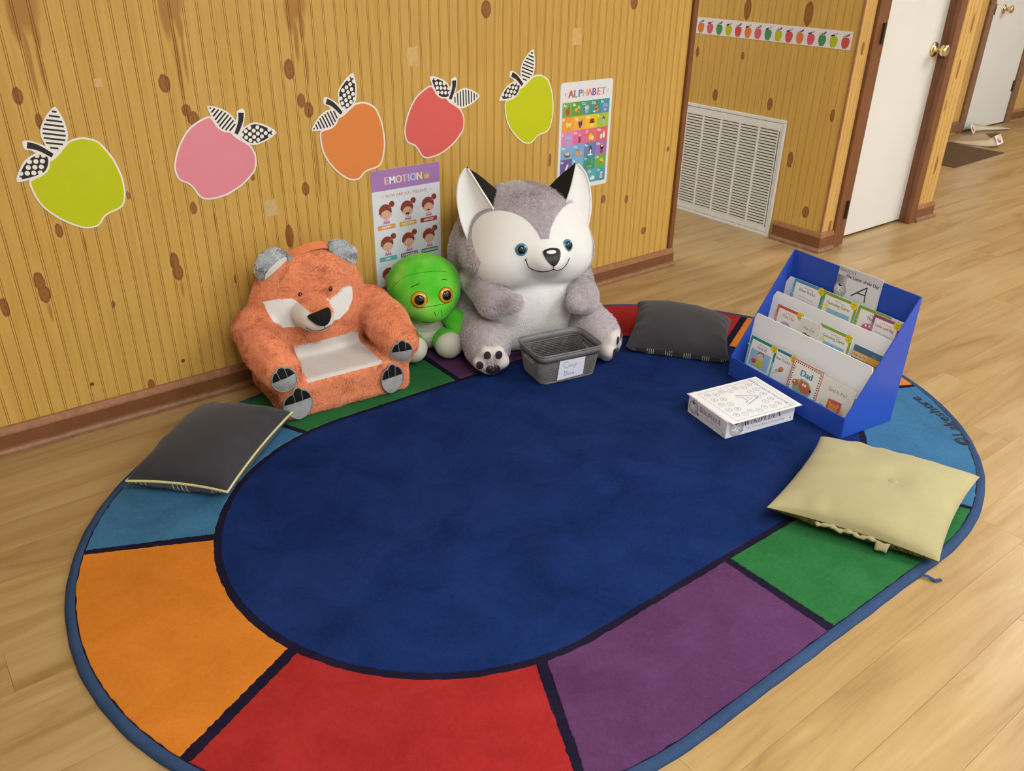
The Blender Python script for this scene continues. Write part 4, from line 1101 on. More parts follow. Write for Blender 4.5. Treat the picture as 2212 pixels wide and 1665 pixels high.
# ---------------------------------------------------------------- turtle
def turtle():
    t = thing('turtle_plush', 'bright green turtle plush toy with golden eyes between the fox chair and the husky', 'plush toy', (.036, -.155, ON), -20)
    k = NT('green plush', .9, .1); P = k.obj(); f = k.noise(P, 9, 3, .5); g = k.noise(P, 240, 2, .6)
    col = k.ramp(f, [(.32, lin((66, 184, 38))), (.55, lin((112, 212, 66))), (.75, lin((168, 226, 104)))])
    k.color(k.mix(k.math('MULTIPLY', g, .25), col, lin((48, 160, 30)))); k.b.inputs['Sheen Weight'].default_value = .3; k.b.inputs['Sheen Roughness'].default_value = .4
    k.b.inputs['Sheen Tint'].default_value = (.7, 1, .5, 1); k.bump(g, .12, .002); M_GR = k.m
    M_CR = plain('cream velour', (206, 200, 184), .9, .1, vary=.05, vscale=25, bump=.12, bscale=400, sheen=.15)
    head = s_un([s_ell((0, .005, .262), (.131, .118, .104)), s_ell((0, -.02, .215), (.112, .098, .072)), s_ell((.006, -.078, .190), (.050, .050, .034))], .045)
    body = s_un([s_ell((0, .03, .085), (.088, .078, .088)), s_cone((0, .02, .12), (0, .01, .19), .05, .05)], .03)
    def belly(p, n):
        x, y, z = p[..., 0], p[..., 1], p[..., 2]; return np.where(y < .03, 1-np.sqrt((x/.07)**2+((z-.07)/.13)**2), -.5)
    body2 = lambda p: np.maximum(body(p), .001-p[..., 2])
    ps = plush(body2, (-.11, -.08, -.01), (.11, .13, .25), .006, [('body', M_GR, None), ('belly_panel', M_CR, belly)], t)
    for zz, w in ((.125, .045), (.095, .052), (.066, .052)):
        tube_on(body, [(-w, -.03, zz+.004), (0, -.06, zz), (w, -.03, zz+.004)], .0011, 'belly_seam', plain('cream seam', (176, 168, 150), .9), t, off=0)
    plush(head, (-.15, -.15, .12), (.15, .15, .39), .0065, [('head', M_GR, None)], t)
    M_SH = NT('shell print', .8); v = M_SH.n('ShaderNodeTexVoronoi'); v.inputs['Scale'].default_value = 60; M_SH.l(M_SH.obj(), v.inputs['Vector'])
    M_SH.color(M_SH.ramp(v.outputs['Distance'], [(.25, lin((40, 30, 20))), (.4, lin((176, 128, 60)))]))
    plush(s_ell((-.0, .075, .12), (.115, .055, .095)), (-.13, .0, .0), (.13, .14, .24), .008, [('shell', M_SH.m, None)], t)
    for s in (-1, 1):
        fa = s_un([s_cone((s*.066, -.012, .165), (s*.114, -.050, .112), .034, .040), s_cone((s*.114, -.050, .112), (s*.122, -.060, .096), .040, .038)], .02)
        plush(fa, (-.20, -.10, .03), (.20, .06, .21), .006, [('arm', M_GR, None)], t)
        fl = s_un([s_cone((s*.055, -.0, .05), (s*.066, -.085, .056), .040, .053)], .02)
        def sole(p, n, s=s): return (-.098-p[..., 1])*12+.0*p[..., 0]-(p[..., 2]-.055)*.5
        fl2 = lambda p, f0=fl: np.maximum(f0(p), .001-p[..., 2])
        plush(fl2, (-.14, -.16, -.01), (.14, .06, .13), .0055, [('leg', M_GR, None), ('sole', M_CR, sole)], t)
    M_GOLD = plain('gold glitter iris', (206, 150, 26), .25, .5, vary=.5, vscale=900, coat=.6)
    for x, z in ((-.040, .249), (.054, .254)):
        p, n = snap_ray(head, x, z); n = (Vector(n)+Vector((0, -.35, .1))).normalized(); Mo = orient(p+np.array(n)*.0005, n)
        e = dome('eye', Mo, .0275, .010, M_GOLD, t); dome('pupil', Mo @ Matrix.Translation((0, 0, .0062)), .0180, .0072, M_BLACKG, e)
        MB().tube([tuple(Mo @ Vector((.0275*math.cos(a), .0275*math.sin(a), 0))) for a in [i*math.pi/10 for i in range(20)]], .0018, 6, closed=True).build('eye_rim', plain('eye rim bronze', (110, 76, 20), .4), e, smooth=True)
    tube_on(head, [(-.068, -.10, .292), (-.054, -.11, .303), (-.040, -.11, .308)], .0012, 'eyebrow_thread', M_THREAD, t)
    tube_on(head, [(.046, -.10, .309), (.058, -.10, .311), (.072, -.10, .307)], .0012, 'eyebrow_thread', M_THREAD, t)
    tube_on(head, [(.006, -.12, .204), (.009, -.12, .194)], .001, 'nostril_thread', M_THREAD, t)
    tube_on(head, [(.030, -.12, .206), (.029, -.12, .196)], .001, 'nostril_thread', M_THREAD, t)
    M_DG = plain('green seam', (26, 110, 16), .9)
    tube_on(head, [(-.030, -.10, .218), (.0, -.12, .224), (.035, -.12, .226), (.062, -.10, .224)], .0010, 'face_seam', M_DG, t, off=0)
    tube_on(head, [(-.028, -.10, .172), (-.01, -.11, .164), (.012, -.11, .162)], .0009, 'mouth_thread', M_DG, t, off=.0003)
    tube_on(head, [(-.12, -.04, .27), (-.07, -.07, .325), (0, -.09, .345), (.07, -.07, .325)], .0007, 'head_seam', M_DG, t, off=0)
turtle()

# ---------------------------------------------------------------- fox chair
def fox():
    t = thing('fox_chair', 'orange fox plush childrens chair with a grey seat against the wall', 'chair', (-.372, -.20, ON), -4)
    org, dk = (252, 170, 130), (182, 94, 52)
    k = NT('fox orange', .95, .05); f_ = k.noise(k.obj(), 90, 4, .7, 1.2); g_ = k.noise(k.obj(), 12, 2, .5)
    k.color(k.mix(k.math('MULTIPLY', g_, .3), k.ramp(f_, [(.34, lin((200, 112, 68))), (.5, lin((240, 148, 104))), (.7, lin((246, 164, 122)))]), lin((240, 154, 114))))
    k.b.inputs['Sheen Weight'].default_value = .2; k.bump(f_, .5, .004); M_O = k.m
    k = NT('fox smooth orange', .95, .05); k.color(k.ramp(k.noise(k.obj(), 14, 3, .6), [(.3, lin((186, 96, 50))), (.7, lin((216, 122, 76)))])); M_OS = k.m
    M_SEAT = plain('seat grey velour', (212, 207, 201), .9, .1, vary=.04, vscale=20, bump=.1, bscale=400, sheen=.2)
    M_GV = plain('silver velour', (160, 162, 162), .6, .3, vary=.15, vscale=60, sheen=.3)
    base = s_box((0, -.005, .062), (.218, .160, .062), .024)
    back = s_un([s_ell((-.024, .085, .265), (.198, .078, .208)), s_ell((-.022, .09, .16), (.215, .065, .14))], .05)
    back = s_rot(back, (0, .09, .12), 5, 'X')
    def arm(s): return s_un([s_cone((s*.200-.01, .070, .226), (s*.205-.004, -.03, .198), .070, .068), s_cone((s*.205-.004, -.03, .198), (s*.205, -.118, .160), .068, .064)], .03)
    muzzle = s_un([s_ell((-.050, -.030, .286), (.064, .078, .051)), s_ell((-.053, -.085, .288), (.043, .036, .034))], .03)
    body = s_un([base, back, arm(-1), arm(1)], .028)
    head = s_un([body, muzzle], .018)
    def seat(p, n):
        x, y, z = p[..., 0], p[..., 1], p[..., 2]
        e = np.minimum(.128-np.abs(x+.004), np.minimum(y+.159, .17-z))
        e = np.minimum(e, np.where(arm(-1)(p) < .024, -.02, .1)); e = np.minimum(e, np.where(arm(1)(p) < .024, -.02, .1))
        return np.where((z > .106) & (y < .04), e*20, -.5)
    P_ = lambda pts: [np.array(q) for q in pts]
    CL = [(-.185,.333),(-.142,.340),(-.100,.335),(-.070,.313),(-.075,.277),(-.085,.235),(-.140,.244),(-.167,.270),(-.178,.302)]
    CR = [(.010,.306),(.030,.312),(.067,.336),(.094,.340),(.110,.328),(.107,.289),(.086,.254),(.05,.232),(-.01,.232)]
    def poly_sd(pl):
        A = np.array(pl); B = np.roll(A, -1, 0)
        def f(x, z):
            q = np.stack([x, z], -1)[..., None, :]; d = B-A; w = q-A; tt = np.clip((w*d).sum(-1)/(d*d).sum(-1), 0, 1)
            dist = np.linalg.norm(w-tt[..., None]*d, axis=-1).min(-1)
            c1 = (A[:, 1] > z[..., None]) != (B[:, 1] > z[..., None]); xi = A[:, 0]+(z[..., None]-A[:, 1])*(B[:, 0]-A[:, 0])/np.where(np.abs(B[:, 1]-A[:, 1]) < 1e-9, 1e-9, B[:, 1]-A[:, 1])
            ins = ((c1 & (x[..., None] < xi)).sum(-1) % 2) == 1
            return np.where(ins, dist, -dist)
        return f
    fL, fR = poly_sd(CL), poly_sd(CR)
    def cheeks(p, n):
        x, y, z = p[..., 0], p[..., 1], p[..., 2]; c = np.maximum(fL(x, z), fR(x, z))*20
        # lower half of the muzzle
        mz = (.288+.62*np.maximum(0, np.abs(x+.052)-.020)-z)*20
        return np.where(y < .06, np.maximum(c, np.where(muzzle(p) < .012, mz, -.5)), -.5)
    ps = plush(head, (-.31, -.24, -.012), (.31, .20, .52), .0085, [('body', M_O, None), ('seat_panel', M_SEAT, seat), ('face_panel', M_VWHITE, cheeks)], t)
    fur(ps['body'], 60000, .014, .00042, M_FUR, ps['body'], jitter(org, .16, dk, .18, 130), zmin=.0006, lay=(0, -.2, -.5), lift=.5, curl=1.0, cscale=75, seed=31)
    # paw patches with toes
    def paw(c, rx, rz, tilt, surf, roll=0):
        Mo = basis((c[0], c[1]-.12, c[2]), (1, 0, 0), (0, 0, 1)) @ Matrix.Rotation(math.radians(roll), 4, 'Z')
        out = smooth_closed([(-rx, -.1*rz), (-.90*rx, .38*rz), (-.66*rx, .72*rz), (-.40*rx, .80*rz), (-.20*rx, .97*rz), (.14*rx, 1.0*rz), (.36*rx, .86*rz), (.66*rx, .76*rz), (.94*rx, .36*rz), (1.0*rx, -.2*rz), (.72*rx, -.72*rz), (.2*rx, -.98*rz), (-.3*rx, -.98*rz), (-.78*rx, -.66*rz)], 3)
        e = on_surface_patch('paw_patch', surf, out, Mo, M_GV, t, off=.0100)
        ins_ = inset(out, .0026); k0 = min(range(len(ins_)), key=lambda q: ins_[q][1]); ins_ = ins_[k0:]+ins_[:k0]; top = [p for p in ins_ if p[1] > .06*rz]
        on_surface_patch('toe_patch', surf, top, Mo, M_BLACKV, e, off=.0116)
        rim = [tuple(Mo @ Vector((*p, 0))) for p in out]; Q = np.array(rim); d = np.array((0, 1., 0))
        Q = drape(surf, Q, d, .0108)
        MB().tube([tuple(q) for q in Q], .0016, 5, closed=True).build('stitched_rim', plain('silver stitch', (150, 152, 152), .6), e, smooth=True)
        for xx in (-.36, .30):
            L = np.array([tuple(Mo @ Vector((xx*rx*(1-.12*(1-k_/6)), (.10+.70*k_/6)*rz, 0))) for k_ in range(7)])
            L = drape(surf, L, d, .0122); MB().tube([tuple(q) for q in L], .0009, 5).build('toe_stitch', plain('silver stitch', (150, 152, 152), .6), e)
    paw((-.212, -.155, .160), .032, .036, 0, arm(-1), 12); paw((.186, -.155, .152), .029, .037, 0, arm(1), 0)
    paw((-.172, -.163, .062), .041, .050, 0, base, 4); paw((.146, -.163, .062), .039, .048, 0, base, 0)
    # ears
    M_EAR = plain('grey ear pile', (190, 194, 198), .95, .05, vary=.3, vscale=120, bump=.5, bscale=200)
    for (cx, cy, cz, rot, s) in ((-.130, .055, .430, -36, -1), (.097, .055, .434, 34, 1)):
        Re = Matrix.Translation((cx, cy, cz)) @ Matrix.Rotation(math.radians(-rot*(-1)), 4, 'Y')
        Ri = np.array(Re.inverted())
        def fe(p, Ri=Ri, s=s): 
            q = p@Ri[:3, :3].T+Ri[:3, 3]; a = s_ell((0, 0, 0), (.058, .021, .056 if s < 0 else .040))(q); return np.maximum(a, -q[..., 2]-.012)
        pe = plush(fe, (cx-.08, cy-.06, cz-.07), (cx+.08, cy+.06, cz+.07), .0055, [('ear', M_EAR, None)], t)['ear']
        fur(pe, 4200, .011, .00045, M_FUR, pe, jitter((222, 226, 232), .10, (104, 110, 114), .26, 150), lay=(0, -.2, -.2), lift=.6, curl=.9, cscale=110, seed=40+s)
        if s < 0:
            Mi = basis((cx-.0, cy-.15, cz), (1, 0, 0), (0, 0, 1))
            on_surface_patch('inner_ear', fe, [(-.036, -.030), (.044, .022), (.030, .030), (.004, .022), (-.020, .006), (-.034, -.012)], Mi, M_SEAT, pe, off=.008, sub=3)
    # carrying strap on top of the head
    pts = [(-.082, .046, .457), (-.045, .042, .472), (-.005, .042, .479), (.030, .045, .477), (.056, .048, .468)]
    mb = MB(); vs = []
    for i, p in enumerate(pts):
        for d in (-.011, .011):
            vs += [(p[0], p[1]-.003+d*.75, p[2]+d*.6-.002*(1 if d < 0 else 0)), (p[0], p[1]+.001+d*.75, p[2]+.003+d*.6)]
    fs = []
    for i in range(len(pts)-1):
        a = i*4; b = a+4; fs += [(a, a+2, b+2, b), (a+1, b+1, b+3, a+3), (a, b, b+1, a+1), (a+2, a+3, b+3, b+2)]
    fs += [(0, 1, 3, 2), (len(vs)-4, len(vs)-2, len(vs)-1, len(vs)-3)]
    st = mb.add(vs, fs).build('carry_strap', plain('strap orange', (222, 130, 84), .8, .2), t, bevel=.001)
    for q in (pts[0], pts[-1]): MB().box(q[0]-.008, q[0]+.008, q[1]-.018, q[1]+.012, q[2]-.012, q[2]+.006).build('strap_end', plain('strap end grey', (150, 158, 152), .8), st, bevel=.002)
    # eyes, nose, mouth
    for x, z in ((-.076, .347), (.022, .347)):
        Mo = basis((x, -.2, z), (1, 0, 0), (0, 0, 1)); e = on_surface_patch('eye', head, ell(0, 0, .0068, .0085, 16), Mo, plain('eye brown thread', (46, 24, 16), .5), t, off=.0125, step=.003)
        on_surface_patch('eye_glint', head, ell(.0008, .0028, .0014, n=8), Mo, M_VWHITE, e, off=.0135, step=.001)
    Mo = basis((-.056, -.25, .304), (1, 0, 0), (0, 0, 1))
    nose = smooth_closed([(-.032, .004), (-.010, .0125), (.014, .016), (.030, .013), (.026, -.006), (.012, -.020), (-.006, -.020), (-.022, -.010)], 3)
    on_surface_patch('nose', muzzle, nose, Mo, M_BLACKV, t, off=.0105)
    tube_on(muzzle, [(-.048, -.115, .284), (-.047, -.118, .268)], .0011, 'mouth_thread', M_THREAD, t)
    tube_on(muzzle, [(-.090, -.09, .275), (-.078, -.10, .263), (-.062, -.11, .258), (-.044, -.115, .263), (-.026, -.11, .270)], .0011, 'mouth_thread', M_THREAD, t)
fox()

# ================================================================== floor pillows
def pillow(name, label, C, h, top_mat, bot_mat, pipe=None, group='scatter pillows on the rug', dent=(), flat=.9, pinch=.07, seed=0, wr=1., clear=.0):
    """C: the four corners in order around, world coordinates"""
    C = [np.array(c, float) for c in C]; cen = sum(C)/4
    t = thing(name, label, 'pillow', (cen[0], cen[1], ON), 0, group); off = np.array([cen[0], cen[1], ON])
    n = 44; rr = np.random.default_rng(seed); ph = rr.uniform(0, 6.3, 12)
    def base(u, v):
        a, b = (u+1)/2, (v+1)/2
        p = C[0]*(1-a)*(1-b)+C[1]*a*(1-b)+C[2]*a*b+C[3]*(1-a)*b
        pc = cen; du = (C[1]-C[0]+C[2]-C[3])/4; dv = (C[3]-C[0]+C[2]-C[1])/4
        return p-du*pinch*u*(1-v*v)*abs(u)**3-dv*pinch*v*(1-u*u)*abs(v)**3, du, dv
    def surf(s):
        vs = []
        for j in range(n+1):
            for i in range(n+1):
                u, v = -1+2*i/n, -1+2*j/n
                u, v = math.sin(u*math.pi/2)*.6+u*.4, math.sin(v*math.pi/2)*.6+v*.4
                p, du, dv = base(u, v); e = max(0, (1-u*u))*max(0, (1-v*v)); th = h*e**.42*flat
                # creases running in from the seams
                cr = 0
                for k in range(4):
                    cr += math.sin(u*(9+4*k)+ph[k])*max(0, abs(v)-.55)**1.5+math.sin(v*(9+4*k)+ph[k+4])*max(0, abs(u)-.55)**1.5
                th += wr*.006*cr*min(1, e*6)
                for (du_, dv_, dd, dr) in dent:
                    if s > 0: th -= dd*math.exp(-((u-du_)**2+(v-dv_)**2)/dr**2)
                z = p[2]+s*th
                if s < 0: z = max(z, ON+.0002)
                else: z = max(z, ON+.002)
                vs.append((p[0]-off[0], p[1]-off[1], z-off[2]))
        fs = [(j*(n+1)+i, j*(n+1)+i+1, (j+1)*(n+1)+i+1, (j+1)*(n+1)+i) for j in range(n) for i in range(n)]
        if s < 0: fs = [f[::-1] for f in fs]
        return vs, fs
    vs, fs = surf(1); o = MB().add(vs, fs).build('top_cover', top_mat, t, smooth=True)
    vb, fb = surf(-1); MB().add(vb, fb).build('bottom_cover', bot_mat, t, smooth=True)
    if pipe:
        idx = [i for i in range(n+1)]+[j*(n+1)+n for j in range(1, n+1)]+[n*(n+1)+i for i in range(n-1, -1, -1)]+[j*(n+1) for j in range(n-1, 0, -1)]
        MB().tube([vs[i] for i in idx], .0038, 7, closed=True).build('piping', pipe, t, smooth=True)
    return t, base, off
def fabric(name, c, rough=.85, wv=.35):
    if name in MATS: return MATS[name]
    k = NT(name, rough, .15); c = lin(c); f = k.noise(k.obj(), 500, 2, .7); g = k.noise(k.obj(), 6, 3, .5)
    k.color(k.ramp(k.math('ADD', k.math('MULTIPLY', f, .5), k.math('MULTIPLY', g, .5)), [(.3, tuple(x*.85 for x in c)), (.7, tuple(min(1, x*1.13) for x in c))]))
    k.bump(f, wv, .0015); k.b.inputs['Sheen Weight'].default_value = .15; MATS[name] = k.m; return k.m
def striped(name, base, ink, scale, dirn):
    k = NT(name, .85, .15); P = k.pos(); d = k.n('ShaderNodeVectorMath', operation='DOT_PRODUCT'); k.l(P, d.inputs[0]); d.inputs[1].default_value = dirn
    v = k.math('MULTIPLY', d.outputs['Value'], scale); a = k.math('FRACT', v); b = k.math('FRACT', k.math('MULTIPLY', v, 9.))
    grp = k.math('LESS_THAN', a, .42); bar = k.math('LESS_THAN', b, .30); n = k.math('GREATER_THAN', k.noise(P, 60, 3), .40)
    k.color(k.mix(k.math('MULTIPLY', k.math('MULTIPLY', grp, bar), n), lin(base), lin(ink))); return k.m
def scroll(name, base, ink):
    k = NT(name, .85, .15); f = k.noise(k.pos(), 70, 2, .5, 2.5); f = k.math('PINGPONG', k.math('MULTIPLY', f, 6.), 1.)
    k.color(k.ramp(f, [(.45, lin(base)), (.55, lin(ink))])); return k.m
M_CHAR = fabric('charcoal canvas', (56, 55, 60))
pillow('throw_pillow', 'charcoal pillow with pale yellow piping lying beside the fox chair', [(-1.10, -.455, .058), (-.900, -.655, .052), (-.602, -.410, .082), (-.800, -.182, .066)], .078, M_CHAR,
       striped('grey striped underside', (96, 98, 104), (206, 208, 190), 9., (.7, -.7, 0)), plain('piping yellow', (204, 198, 140), .8), seed=2, flat=.95)
pillow('throw_pillow', 'charcoal pillow with pale stripes along its front edge beside the husky', [(.616, -.605, .042), (.848, -.901, .036), (1.100, -.700, .060), (.893, -.390, .080)], .088, M_CHAR,
       striped('charcoal underside with cream ticks', (58, 56, 60), (206, 202, 184), 15., (.62, -.78, 0)), None, seed=5)
M_CREAM = fabric('cream canvas', (164, 155, 114), wv=.2)
t3, b3, of3 = pillow('floor_cushion', 'cream tufted cushion with a button lying at the right end of the rug', [(.191, -1.56, .064), (.370, -1.935, .046), (.783, -1.825, .066), (.615, -1.433, .064)], .068, M_CREAM,
       scroll('black and tan scroll underside', (24, 24, 20), (110, 104, 60)), None, group='scatter pillows on the rug', dent=[(.16, .02, .016, .19), (-.22, -.12, .008, .16), (-.35, .5, .006, .15)], seed=9)
p, _, _ = b3(.16, .02)
MB().lathe([(0, -.003), (.014, -.003), (.0155, .000), (.013, .004), (.006, .0055), (0, .006)], 20, Matrix.Translation((p[0]-of3[0], p[1]-of3[1], p[2]-of3[2]+.0425))).build('button', M_CREAM, t3, smooth=True)
# lumpy hand-sewn seam and a loose flap on the cushion's front edge
pts = []; rad = []
for k_ in range(25):
    u_ = -.42+.80*k_/24; q, du, dv = b3(u_, -1.0); q = q-of3; o_ = -dv/np.linalg.norm(dv)
    pts.append(tuple(q+o_*(.001+.0015*math.sin(k_*1.7))+np.array([0, 0, -.007-.0035*math.sin(k_*.9)]))); rad.append((.0065+.0025*math.sin(k_*2.3))*(.35 if k_ in (0, 24) else 1))
MB().tube(pts, rad, 8, flat=.8).build('sewn_seam', M_CREAM, t3, smooth=True)
q, du, dv = b3(.37, -1.0); q = q-of3; e = du/np.linalg.norm(du); o_ = -dv/np.linalg.norm(dv); vs = []
for i in range(5):
    for j in range(5):
        a_ = i/4; c_ = j/4-.5; vs.append(tuple(q+e*c_*(.034-.006*a_)+o_*(.003+.010*a_+.002*math.sin(j*1.5))+np.array([0, 0, -.004-.018*a_**1.4+.002*math.sin(j*2.+i)])))
ob = MB().add(vs, [(i*5+j, i*5+j+1, i*5+j+6, i*5+j+5) for i in range(4) for j in range(4)]).build('seam_flap', M_CREAM, t3, smooth=True); sm = ob.modifiers.new('s', 'SOLIDIFY'); sm.thickness = .0022

# ================================================================== basket
def basket():
    t = thing('storage_basket', 'grey plastic woven storage basket with a paper label in front of the husky', 'basket', (.322, -.574, ON), -10.8)
    M = plain('grey plastic', (116, 114, 114), .42, .4, vary=.05); MI = M
    H = .118
    def ring(hx, hy, r, n=9):
        return rrect(-hx, -hy, hx, hy, r, n)
    def at(z):
        f = z/H; return ring(.106+.018*f, .074+.013*f, .026+.004*f)
    def per(pts):
        P = np.array(pts+[pts[0]]); d = np.linalg.norm(np.diff(P, axis=0), axis=1); return P, np.concatenate([[0], np.cumsum(d)])
    def sample(z, f):
        P, L = per(at(z)); s = (f % 1)*L[-1]; i = min(int(np.searchsorted(L, s, 'right')-1), len(P)-2); u = (s-L[i])/max(L[i+1]-L[i], 1e-9); q = P[i]*(1-u)+P[i+1]*u
        return (q[0], q[1], z)
    # pierced wall: diamond cells around small holes
    nC, nR = 104, 13; z0, z1 = .008, .088; mb = MB(); dz = (z1-z0)/nR
    def inhandle(f, z):
        x, y, _ = sample(z, f); return abs(x) > .098 and abs(y) < .040 and .066 < z < .088
    for r in range(nR):
        for c in range(nC):
            f0 = (c+(r % 2)*.5)/nC; f1 = f0+1/nC; a, b = z0+r*dz, z0+(r+1)*dz; fm, zm = (f0+f1)/2, (a+b)/2
            if inhandle(fm, zm): continue
            out = [sample(a, f0), sample(a, f1), sample(b, f1), sample(b, f0)]
            hw, hz = .34/nC, .28*dz; inn = [sample(zm-hz, fm-hw), sample(zm-hz, fm+hw), sample(zm+hz, fm+hw), sample(zm+hz, fm-hw)]
            def push(p, d):
                v = Vector((p[0], p[1], 0)); v.normalize(); return (p[0]+v.x*d, p[1]+v.y*d, p[2])
            vs = [push(p, .0026 if i in (0, 2) else -.0004) for i, p in enumerate(out)]+inn
            mb.add(vs, [(0, 1, 5, 4), (1, 2, 6, 5), (2, 3, 7, 6), (3, 0, 4, 7)])
    w_ = mb.build('pierced_wall', M, t); s = w_.modifiers.new('s', 'SOLIDIFY'); s.thickness = .0018; s.offset = -1
    def band(za, zb, d, nm, th=.002):
        n = 144; vs = []
        for k in range(n):
            for z in (za, zb):
                p = sample(z, k/n); v = Vector((p[0], p[1], 0)).normalized()*d; vs.append((p[0]+v.x, p[1]+v.y, z))
        fs = [(2*k, 2*((k+1) % n), 2*((k+1) % n)+1, 2*k+1) for k in range(n)]
        o = MB().add(vs, fs).build(nm, M, t, smooth=True); s = o.modifiers.new('s', 'SOLIDIFY'); s.thickness = th; return o
    band(.087, H-.004, .004, 'rim', .003); band(0.0, .009, .001, 'foot_band')
    n = 144
    MB().tube([(lambda p, v: (p[0]+v.x, p[1]+v.y, H-.003))(sample(H, k/n), Vector(sample(H, k/n)[:2]).normalized().to_3d()*.004) for k in range(n)], .0028, 8, closed=True).build('rim_lip', M, t, smooth=True)
    MB().tube([(lambda p, v: (p[0]-v.x, p[1]-v.y, .090))(sample(.09, k/n), Vector(sample(.09, k/n)[:2]).normalized().to_3d()*.002) for k in range(n)], .0022, 6, closed=True).build('inner_ledge', M, t, smooth=True)
    MB().prism(at(.0), 'z', 0, .003).build('bottom', M, t)
    for sx in (-1, 1):
        q = rrect(-.040, .067, .040, .0885, .009, 5); x = sx*(.106+.018*.66)
        MB().tube([(x+sx*.001, a, b) for a, b in q], .0024, 6, closed=True).build('handle', M, t, smooth=True)
    # paper label
    lab = thing('basket_label', 'white paper label reading Cozy Box in blue ink on the basket', 'label', (.322, -.574, ON), -10.8)
    y_ = lambda z: -(.074+.013*z/H)-.0030
    zt, zb, xa, xb = .090, .012, -.052, .050
    ux = Vector((1, 0, 0)); uy = Vector((0, y_(zt)-y_(zb), zt-zb)).normalized(); Mo = basis((xa, y_(zb)-.0006, zb), ux, uy); hh = .0765; ww = xb-xa
    pp = [(0, 0), (ww, .004), (ww+.002, hh-.001), (.004, hh)]
    top = [tuple(Mo @ Vector((a, b, .0012))) for a, b in pp]; bot = [tuple(Mo @ Vector((a, b, .0006))) for a, b in pp]
    MB().add(bot+top, [(3, 2, 1, 0), (4, 5, 6, 7), (0, 1, 5, 4), (1, 2, 6, 5), (2, 3, 7, 6), (3, 0, 4, 7)]).build('paper', plain('label paper', (226, 228, 238), .6), lab)
    c = Canvas(); ink = (44, 66, 140)
    def S(pts, x, y, k=1.): c.line([((x+a*k)*1.2+.002, (y+b*k)*1.03) for a, b in pts], .0015, ink, 1)
    arc = lambda cx, cy, r, a0, a1, ry=None: ell(cx, cy, r, ry or r, 12, 0, a0, a1)
    S(arc(0, 0, .0085, 50, 320, .0115), .024, .055); S(arc(0, 0, .0042, 0, 359), .036, .0495)
    S([(0, .008), (.006, .008), (0, 0), (.007, 0)], .0425, .0455); S([(0, .009), (.0035, .003)], .052, .0455); S([(.009, .010), (.0035, .003), (-.002, -.008)], .052, .0455)
    S([(0, .018), (.0005, 0)], .020, .014); S([(-.001, .018), (.007, .017), (.008, .013), (.006, .0095), (.001, .009), (.008, .009), (.010, .005), (.008, .001), (0, 0)], .0205, .014)
    S(arc(0, 0, .0042, 0, 359), .037, .018); S([(0, .009), (.007, 0)], .045, .0135); S([(.007, .009), (0, 0)], .045, .0135)
    c.build('handwriting', Mo @ Matrix.Translation((0, 0, .0012)), lab)
basket()

# ================================================================== book display
M_BLUE = plain('blue gloss board', (44, 80, 184), .32, .4, vary=.05, vscale=6)
M_BOARD = plain('white board', (243, 244, 248), .6, .3)
SH = (.877, -1.204); SHR = -97.2
def display():
    t = thing('book_display', 'blue cardboard book display stand with three white tiers at the right of the rug', 'display stand', (*SH, ON), SHR)
    W_, D0, D1, lip, Hb = .246, -.116, .116, .072, .425; th = .0045
    side = [(D0, 0), (D1, 0), (D1, Hb), (D1-.006, Hb), (D0, lip)]
    for s in (-1, 1): MB().prism(side, 'x', s*W_-th/2, s*W_+th/2).build('side_panel', M_BLUE, t, bevel=.0012)
    MB().box(-W_, W_, D0-.002, D0+.003, 0, lip).build('front_lip', M_BLUE, t, bevel=.001)
    MB().box(-W_, W_, D1-.004, D1, 0, Hb).build('back_panel', M_BLUE, t, bevel=.001)
    MB().box(-W_, W_, D0, D1, .0, .003).build('base_panel', M_BLUE, t)
    def tier(y0, z0, y1, z1, ch, nm='tier_panel'):
        w = W_-.003; d = Vector((0, y1-y0, z1-z0)); L = d.length; Mo = basis((0, y0, z0), (1, 0, 0), d)
        o = [(-w, 0), (w, 0), (w, L-ch), (w-ch*.35, L), (-w+ch*.55, L), (-w, L-ch)]
        vs = [tuple(Mo @ Vector((a, b, 0))) for a, b in o]+[tuple(Mo @ Vector((a, b, -.0035))) for a, b in o]; n = 6
        MB().add(vs, [tuple(range(n)), tuple(range(n, 2*n))[::-1]]+[(i, n+i, n+(i+1) % n, (i+1) % n) for i in range(n)]).build(nm, M_BOARD, t)
        MB().box(-w, w, max(y0-.070, D0+.004), y0, z0-.003, z0).build('tier_shelf', M_BOARD, t)
    tier(-.050, .020, -.030, .222, .012); tier(.022, .110, .044, .290, .018); tier(.084, .190, .095, .336, .022)
    return t
display()
SHM = Matrix.Translation((*SH, ON)) @ Matrix.Rotation(math.radians(SHR), 4, 'Z')

def book(label, x0, x1, yb, zb, yt, zt, art, edge=(230, 228, 222), kind='book', thick=.003, cover=(244, 243, 240)):
    """a thin picture book leaning on its tier: bottom at (yb, zb), top at (yt, zt) in the stand's own frame"""
    w = x1-x0; d = Vector((0, yt-yb, zt-zb)); L = d.length
    o = bpy.data.objects.new('picture_book' if kind == 'book' else kind, None); o.empty_display_size = .03
    o.matrix_world = SHM @ basis(((x0+x1)/2, yb, zb), (1, 0, 0), d); link(o)
    tag(o, label, 'book' if kind == 'book' else 'card', 'picture books in the blue display' if kind == 'book' else None)
    q = rrect(-w/2, 0, w/2, L, .002, 2); n = len(q)
    MB().prism(q, 'z', -thick+.0006, -.0006).build('pages', plain('book pages '+str(edge), edge, .8), o)
    MB().prism(q, 'z', -.0006, .0).build('cover', plain('book cover '+str(cover), cover, .3, .5), o)
    c = Canvas(); art(c, w, L); c.build('cover_print', Matrix.Identity(4), o); return o
